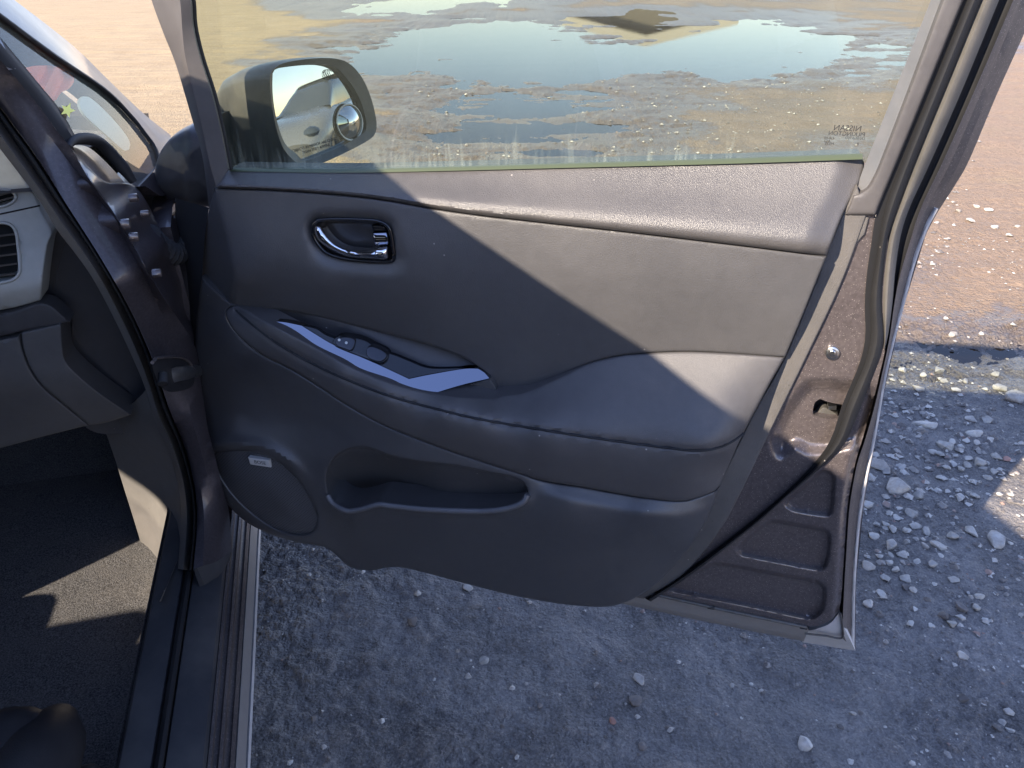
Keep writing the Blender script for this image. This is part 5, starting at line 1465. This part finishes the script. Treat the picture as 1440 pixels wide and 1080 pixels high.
UNI = [(1236, 654, 17, 'large pale stone tight against the lower rear edge of the door'), (1267, 686, 19, 'largest grey slab stone, a step right of the door edge'),
       (1224, 670, 9, 'small pale stone half hidden behind the door edge'), (1331, 629, 12.5, 'oval grey stone topmost of the dense gravel cluster'),
       (1401, 759, 17, 'flat pale stone lying half in the sunlit corner patch'), (1367, 746, 12, 'rounded pale stone just left of the sunlit corner patch'),
       (1425, 559, 15, 'large yellowish stone in the band of light cast through the window'), (1406, 545, 10, 'smaller yellowish stone behind the large yellowish one in the lit band'),
       (900, 953, 11, 'bright cream stone alone on the mud below the door'), (1135, 1047, 14, 'flat grey shard near the bottom edge of the picture')]
for x, y, r, lb in UNI:
    stone(x, y, r, lb)
stone(893, 984, 10.5, 'dark brown stone just below the bright cream one', mat='stone_dark')
stone(580, 872, 10, 'round dark pebble on the mud below the map pocket', mat='stone_dark')
stone(658, 826, 8, 'small brownish stone peeping out under the trim edge', mat='stone')
stone(1417, 645, 6.5, 'small reddish stone in the gravel cluster', mat='stone_red')
stone(863, 1013, 6.5, 'small pinkish stone near the bottom edge below the door', mat='stone_red')
stone(1420, 999, 8, 'pale round pebble in the lower right corner')
stone(1301, 598, 12.5, 'long thin flat stone above the gravel cluster', el=1.5)
GR = [(1292, 697, 9.5), (1369, 609, 11), (1376, 650, 10.5), (1325, 672, 8), (1283, 720, 10), (1301, 746, 9), (1255, 767, 10), (1320, 768, 11.5), (1269, 778, 9), (1229, 753, 8.5), (1222, 709, 8.5), (1388, 590, 8), (1367, 589, 9), (1338, 621, 7), (1352, 700, 8), (1341, 813, 8), (1274, 811, 9), (1222, 795, 10), (1313, 792, 8), (1322, 638, 7), (1362, 644, 7), (1362, 654, 7), (1352, 627, 5.5), (1345, 640, 5), (1338, 650, 7), (1389, 670, 6), (1399, 662, 6), (1406, 660, 5.5), (1401, 640, 9), (1300, 767, 8), (1257, 744, 8), (1287, 738, 8), (1338, 752, 9), (1312, 634, 6), (1393, 617, 6), (1331, 656, 6), (1245, 735, 7), (1262, 728, 7), (1272, 744, 6), (1252, 780, 6.5), (1275, 760, 6), (1290, 790, 7), (1262, 800, 7), (1246, 812, 7), (1236, 780, 6), (1375, 622, 6), (1350, 658, 6), (1383, 658, 6), (1411, 672, 6), (1270, 664, 7), (1250, 790, 6), (1372, 697, 7)]
for x, y, r in GR:
    stone(x, y, r, 'grey broken stone in the gravel spill beside the door edge', 'stones of the gravel spill')
MU = [(1327, 865, 9), (1338, 877, 9), (1350, 868, 7), (1340, 862, 6), (1352, 920, 10), (1377, 837, 7), (1357, 982, 9), (1240, 835, 8.5), (1223, 848, 9), (1350, 853, 10), (1372, 852, 8), (1280, 875, 7), (902, 1048, 8.5), (680, 928, 8), (660, 950, 6), (1403, 1023, 7), (1411, 1016, 7), (1420, 1026, 7), (1183, 1020, 6), (1200, 1002, 5), (587, 832, 5.5), (1275, 824, 6), (1310, 880, 6), (1030, 962, 5), (760, 990, 5)]
for i, (x, y, r) in enumerate(MU):
    stone(x, y, r, 'stone half sunk in the shaded mud nearest the camera', 'stones sunk in the near mud', 'stone_dark' if i % 3 == 0 else 'stone')
WE = [(1290, 547, 10), (1322, 521, 8), (1344, 547, 7), (1270, 520, 7), (1400, 525, 6), (1300, 527, 6), (1328, 535, 6), (1385, 546, 5.5), (1357, 535, 5.5)]
for x, y, r in WE:
    stone(x, y, r, 'yellowish stone in the wet strip lit through the window', 'stones in the window-lit strip')
FA = [(1340, 470, 7), (1360, 475, 6.5), (1380, 468, 5), (1390, 295, 6), (1400, 320, 6), (1365, 310, 6.5), (1420, 330, 6), (1348, 297, 5), (1372, 290, 5), (1430, 318, 5), (1330, 447, 5), (1425, 455, 5)]
for x, y, r in FA:
    stone(x, y, r, 'pale stone on the sunlit brown ground right of the door', 'stones on the sunlit ground')
# grit nobody could count
rs = np.random.RandomState(9)
V, F = [], []
ico = [(0.35, 0.1, 0.8), (-0.3, -0.2, 0.85), (0.95, 0.1, 0.1), (0.3, 0.9, 0.0), (-0.7, 0.65, 0.1), (-0.95, -0.3, 0.0), (-0.1, -0.9, 0.1), (0.65, -0.7, 0.0)]
icf = [(0, 2, 3), (0, 3, 4), (0, 4, 1), (1, 4, 5), (1, 5, 6), (1, 6, 0), (0, 6, 7), (0, 7, 2)]
def grit_at(x, y, r):
    z = float(ground_z(x, y))
    a = rs.uniform(0, 6.28); c, s_ = math.cos(a), math.sin(a)
    b = len(V)
    k = rs.uniform(0.6, 1.2, (8, 3))
    for (px, py, pz), kk in zip(ico, k):
        px, py, pz = px * kk[0], py * kk[1], pz * kk[2] * 0.6
        V.append((x + r * (px * c - py * s_), y + r * (px * s_ + py * c), z + r * (pz + 0.15)))
    F.extend([tuple(b + i for i in f) for f in icf])
n_ = 0
while n_ < 7000:
    x, y = rs.uniform(-0.6, 3.0), rs.uniform(0.4, 3.4)
    dens = math.exp(-((x - 1.05 - 0.15 * (y - 1.6)) / 0.42) ** 2 - ((y - 1.65) / 0.45) ** 2) + 0.16
    if y > 2.2: dens = max(dens, 0.22)
    if rs.rand() > dens: continue
    grit_at(x, y, 0.0016 + (0.006 + 0.009 * min(1.0, dens)) * rs.rand() ** 2.8)
    n_ += 1
for _ in range(2600):
    y = 3.0 + 9 * rs.rand() ** 1.5; x = rs.uniform(-0.12, 0.62) * y
    if ground_z(x, y) > 0.0: grit_at(x, y, 0.006 + 0.016 * rs.rand() ** 3)
xs_, ys_ = rs.uniform(-0.6, 1.9, 14000), rs.uniform(0.55, 2.5, 14000)
for x, y, k in zip(xs_, ys_, fbm(xs_ * 2.3, ys_ * 2.3, 141, 3) - (-0.05 + 0.2 * rs.rand(14000) - 0.1 * (ys_ > 1.3))):
    if k > 0:
        grit_at(x, y, 0.0011 + 0.0028 * rs.rand() ** 2)
gr = mesh_obj('gravel', V, F, M['grit'], None, smooth=False, loc=(0, 0, 0))
tag(gr, kind='stuff')

# ------------------------------------------------------------------ the silver car parked to the right, seen in the mirror
def parked_car(loc, heading):
    base = np.array(loc, float)
    X = np.array([math.sin(heading), math.cos(heading), 0]); Y = np.array([X[1], -X[0], 0]); Z = np.array([0, 0, 1.0])
    r = bpy.data.objects.new('parked_car', None); r.location = tuple(base); COL.objects.link(r)
    tag(r, 'silver car with dark headlamps, seen only in the door mirror', 'car')
    old = ROOT.loc.copy(); ROOT.loc = base
    def pt(f, s, z): return base + X * f + Y * s + Z * z
    prof = [(2.05, 0.42, 0.55), (2.12, 0.60, 0.70), (1.95, 0.78, 0.80), (1.5, 0.90, 0.84), (0.95, 1.00, 0.86), (0.0, 0.95, 0.88), (-1.2, 0.98, 0.88), (-2.0, 0.95, 0.80), (-2.15, 0.6, 0.74)]
    secs = []
    for f, zt, hw in prof:
        ring_ = []
        for t in np.linspace(0, 1, 21):
            a = math.pi * t
            c, s_ = math.cos(a), math.sin(a)
            ring_.append(pt(f - 0.12 * abs(c) ** 2 * (1 if f > 1.6 else 0), hw * np.sign(c) * abs(c) ** 0.35, 0.28 + (zt - 0.28) * abs(s_) ** 0.35))
        secs.append(ring_)
    V = np.array([v for s_ in secs for v in s_]); F = []
    for i in range(len(secs) - 1):
        for j in range(20):
            F.append((i * 21 + j, i * 21 + j + 1, (i + 1) * 21 + j + 1, (i + 1) * 21 + j))
    F += [tuple(range(21)), tuple((len(secs) - 1) * 21 + j for j in range(20, -1, -1))]
    mesh_obj('body', V, F, M['paint_silver'], r, sharp=50)
    cab = []
    for f, zt, hw in ((0.98, 0.99, 0.74), (0.45, 1.30, 0.64), (0.1, 1.44, 0.60), (-0.8, 1.48, 0.60), (-1.5, 1.38, 0.60), (-2.0, 0.97, 0.70)):
        cab.append([pt(f, hw * np.sign(math.cos(a)) * abs(math.cos(a)) ** 0.4, 0.93 + (zt - 0.93) * abs(math.sin(a)) ** 0.4) for a in np.linspace(0, math.pi, 17)])
    V = np.array([v for s_ in cab for v in s_]); F = [(i * 17 + j, i * 17 + j + 1, (i + 1) * 17 + j + 1, (i + 1) * 17 + j) for i in range(5) for j in range(16)]
    mesh_obj('cabin_glass', V, F, M['headlamp'], r, sharp=50)
    mesh_obj('roof', np.array([pt(f, s, 1.0 + z) for f, z in ((0.15, 0.445), (-0.5, 0.485), (-1.2, 0.465), (-1.5, 0.40)) for s in (-0.52, -0.2, 0.2, 0.52)]), [(i * 4 + j, i * 4 + j + 1, i * 4 + j + 5, i * 4 + j + 4) for i in range(3) for j in range(3)], M['paint_silver'], r)
    for sg in (-1, 1):
        hl = []
        for i in range(7):
            for j in range(12):
                ph, t = math.pi * i / 6, 2 * math.pi * j / 12
                hl.append(pt(1.86 + 0.17 * math.sin(ph) * math.cos(t), sg * (0.58 + 0.17 * math.cos(ph)), 0.70 + 0.085 * math.sin(ph) * math.sin(t)))
        mesh_obj('headlamp', hl, [(i * 12 + j, i * 12 + (j + 1) % 12, (i + 1) * 12 + (j + 1) % 12, (i + 1) * 12 + j) for i in range(6) for j in range(12)], M['headlamp'], r)
        for f in (1.3, -1.3):
            c = pt(f, sg * 0.80, 0.32)
            V, F = [], []
            for k in range(28):
                t = 2 * math.pi * k / 28
                e = X * math.cos(t) + Z * math.sin(t)
                for r_, x in ((0.0, 0.08), (0.19, 0.085), (0.21, 0.10), (0.30, 0.09), (0.31, 0.0), (0.30, -0.09), (0.0, -0.09)):
                    V.append(c + e * r_ + Y * sg * x)
            for k in range(28):
                for j in range(6):
                    F.append((k * 7 + j, k * 7 + j + 1, ((k + 1) % 28) * 7 + j + 1, ((k + 1) % 28) * 7 + j))
            mesh_obj('wheel', V, F, M['tyre'], r)
    bev_box('number_plate', pt(2.15, 0, 0.48), (X, Y, Z), (0.02, 0.4, 0.11), 0.005, M['white'], r, 1)
    ROOT.loc = old
parked_car((5.6, 1.75, 0.02), math.radians(240))
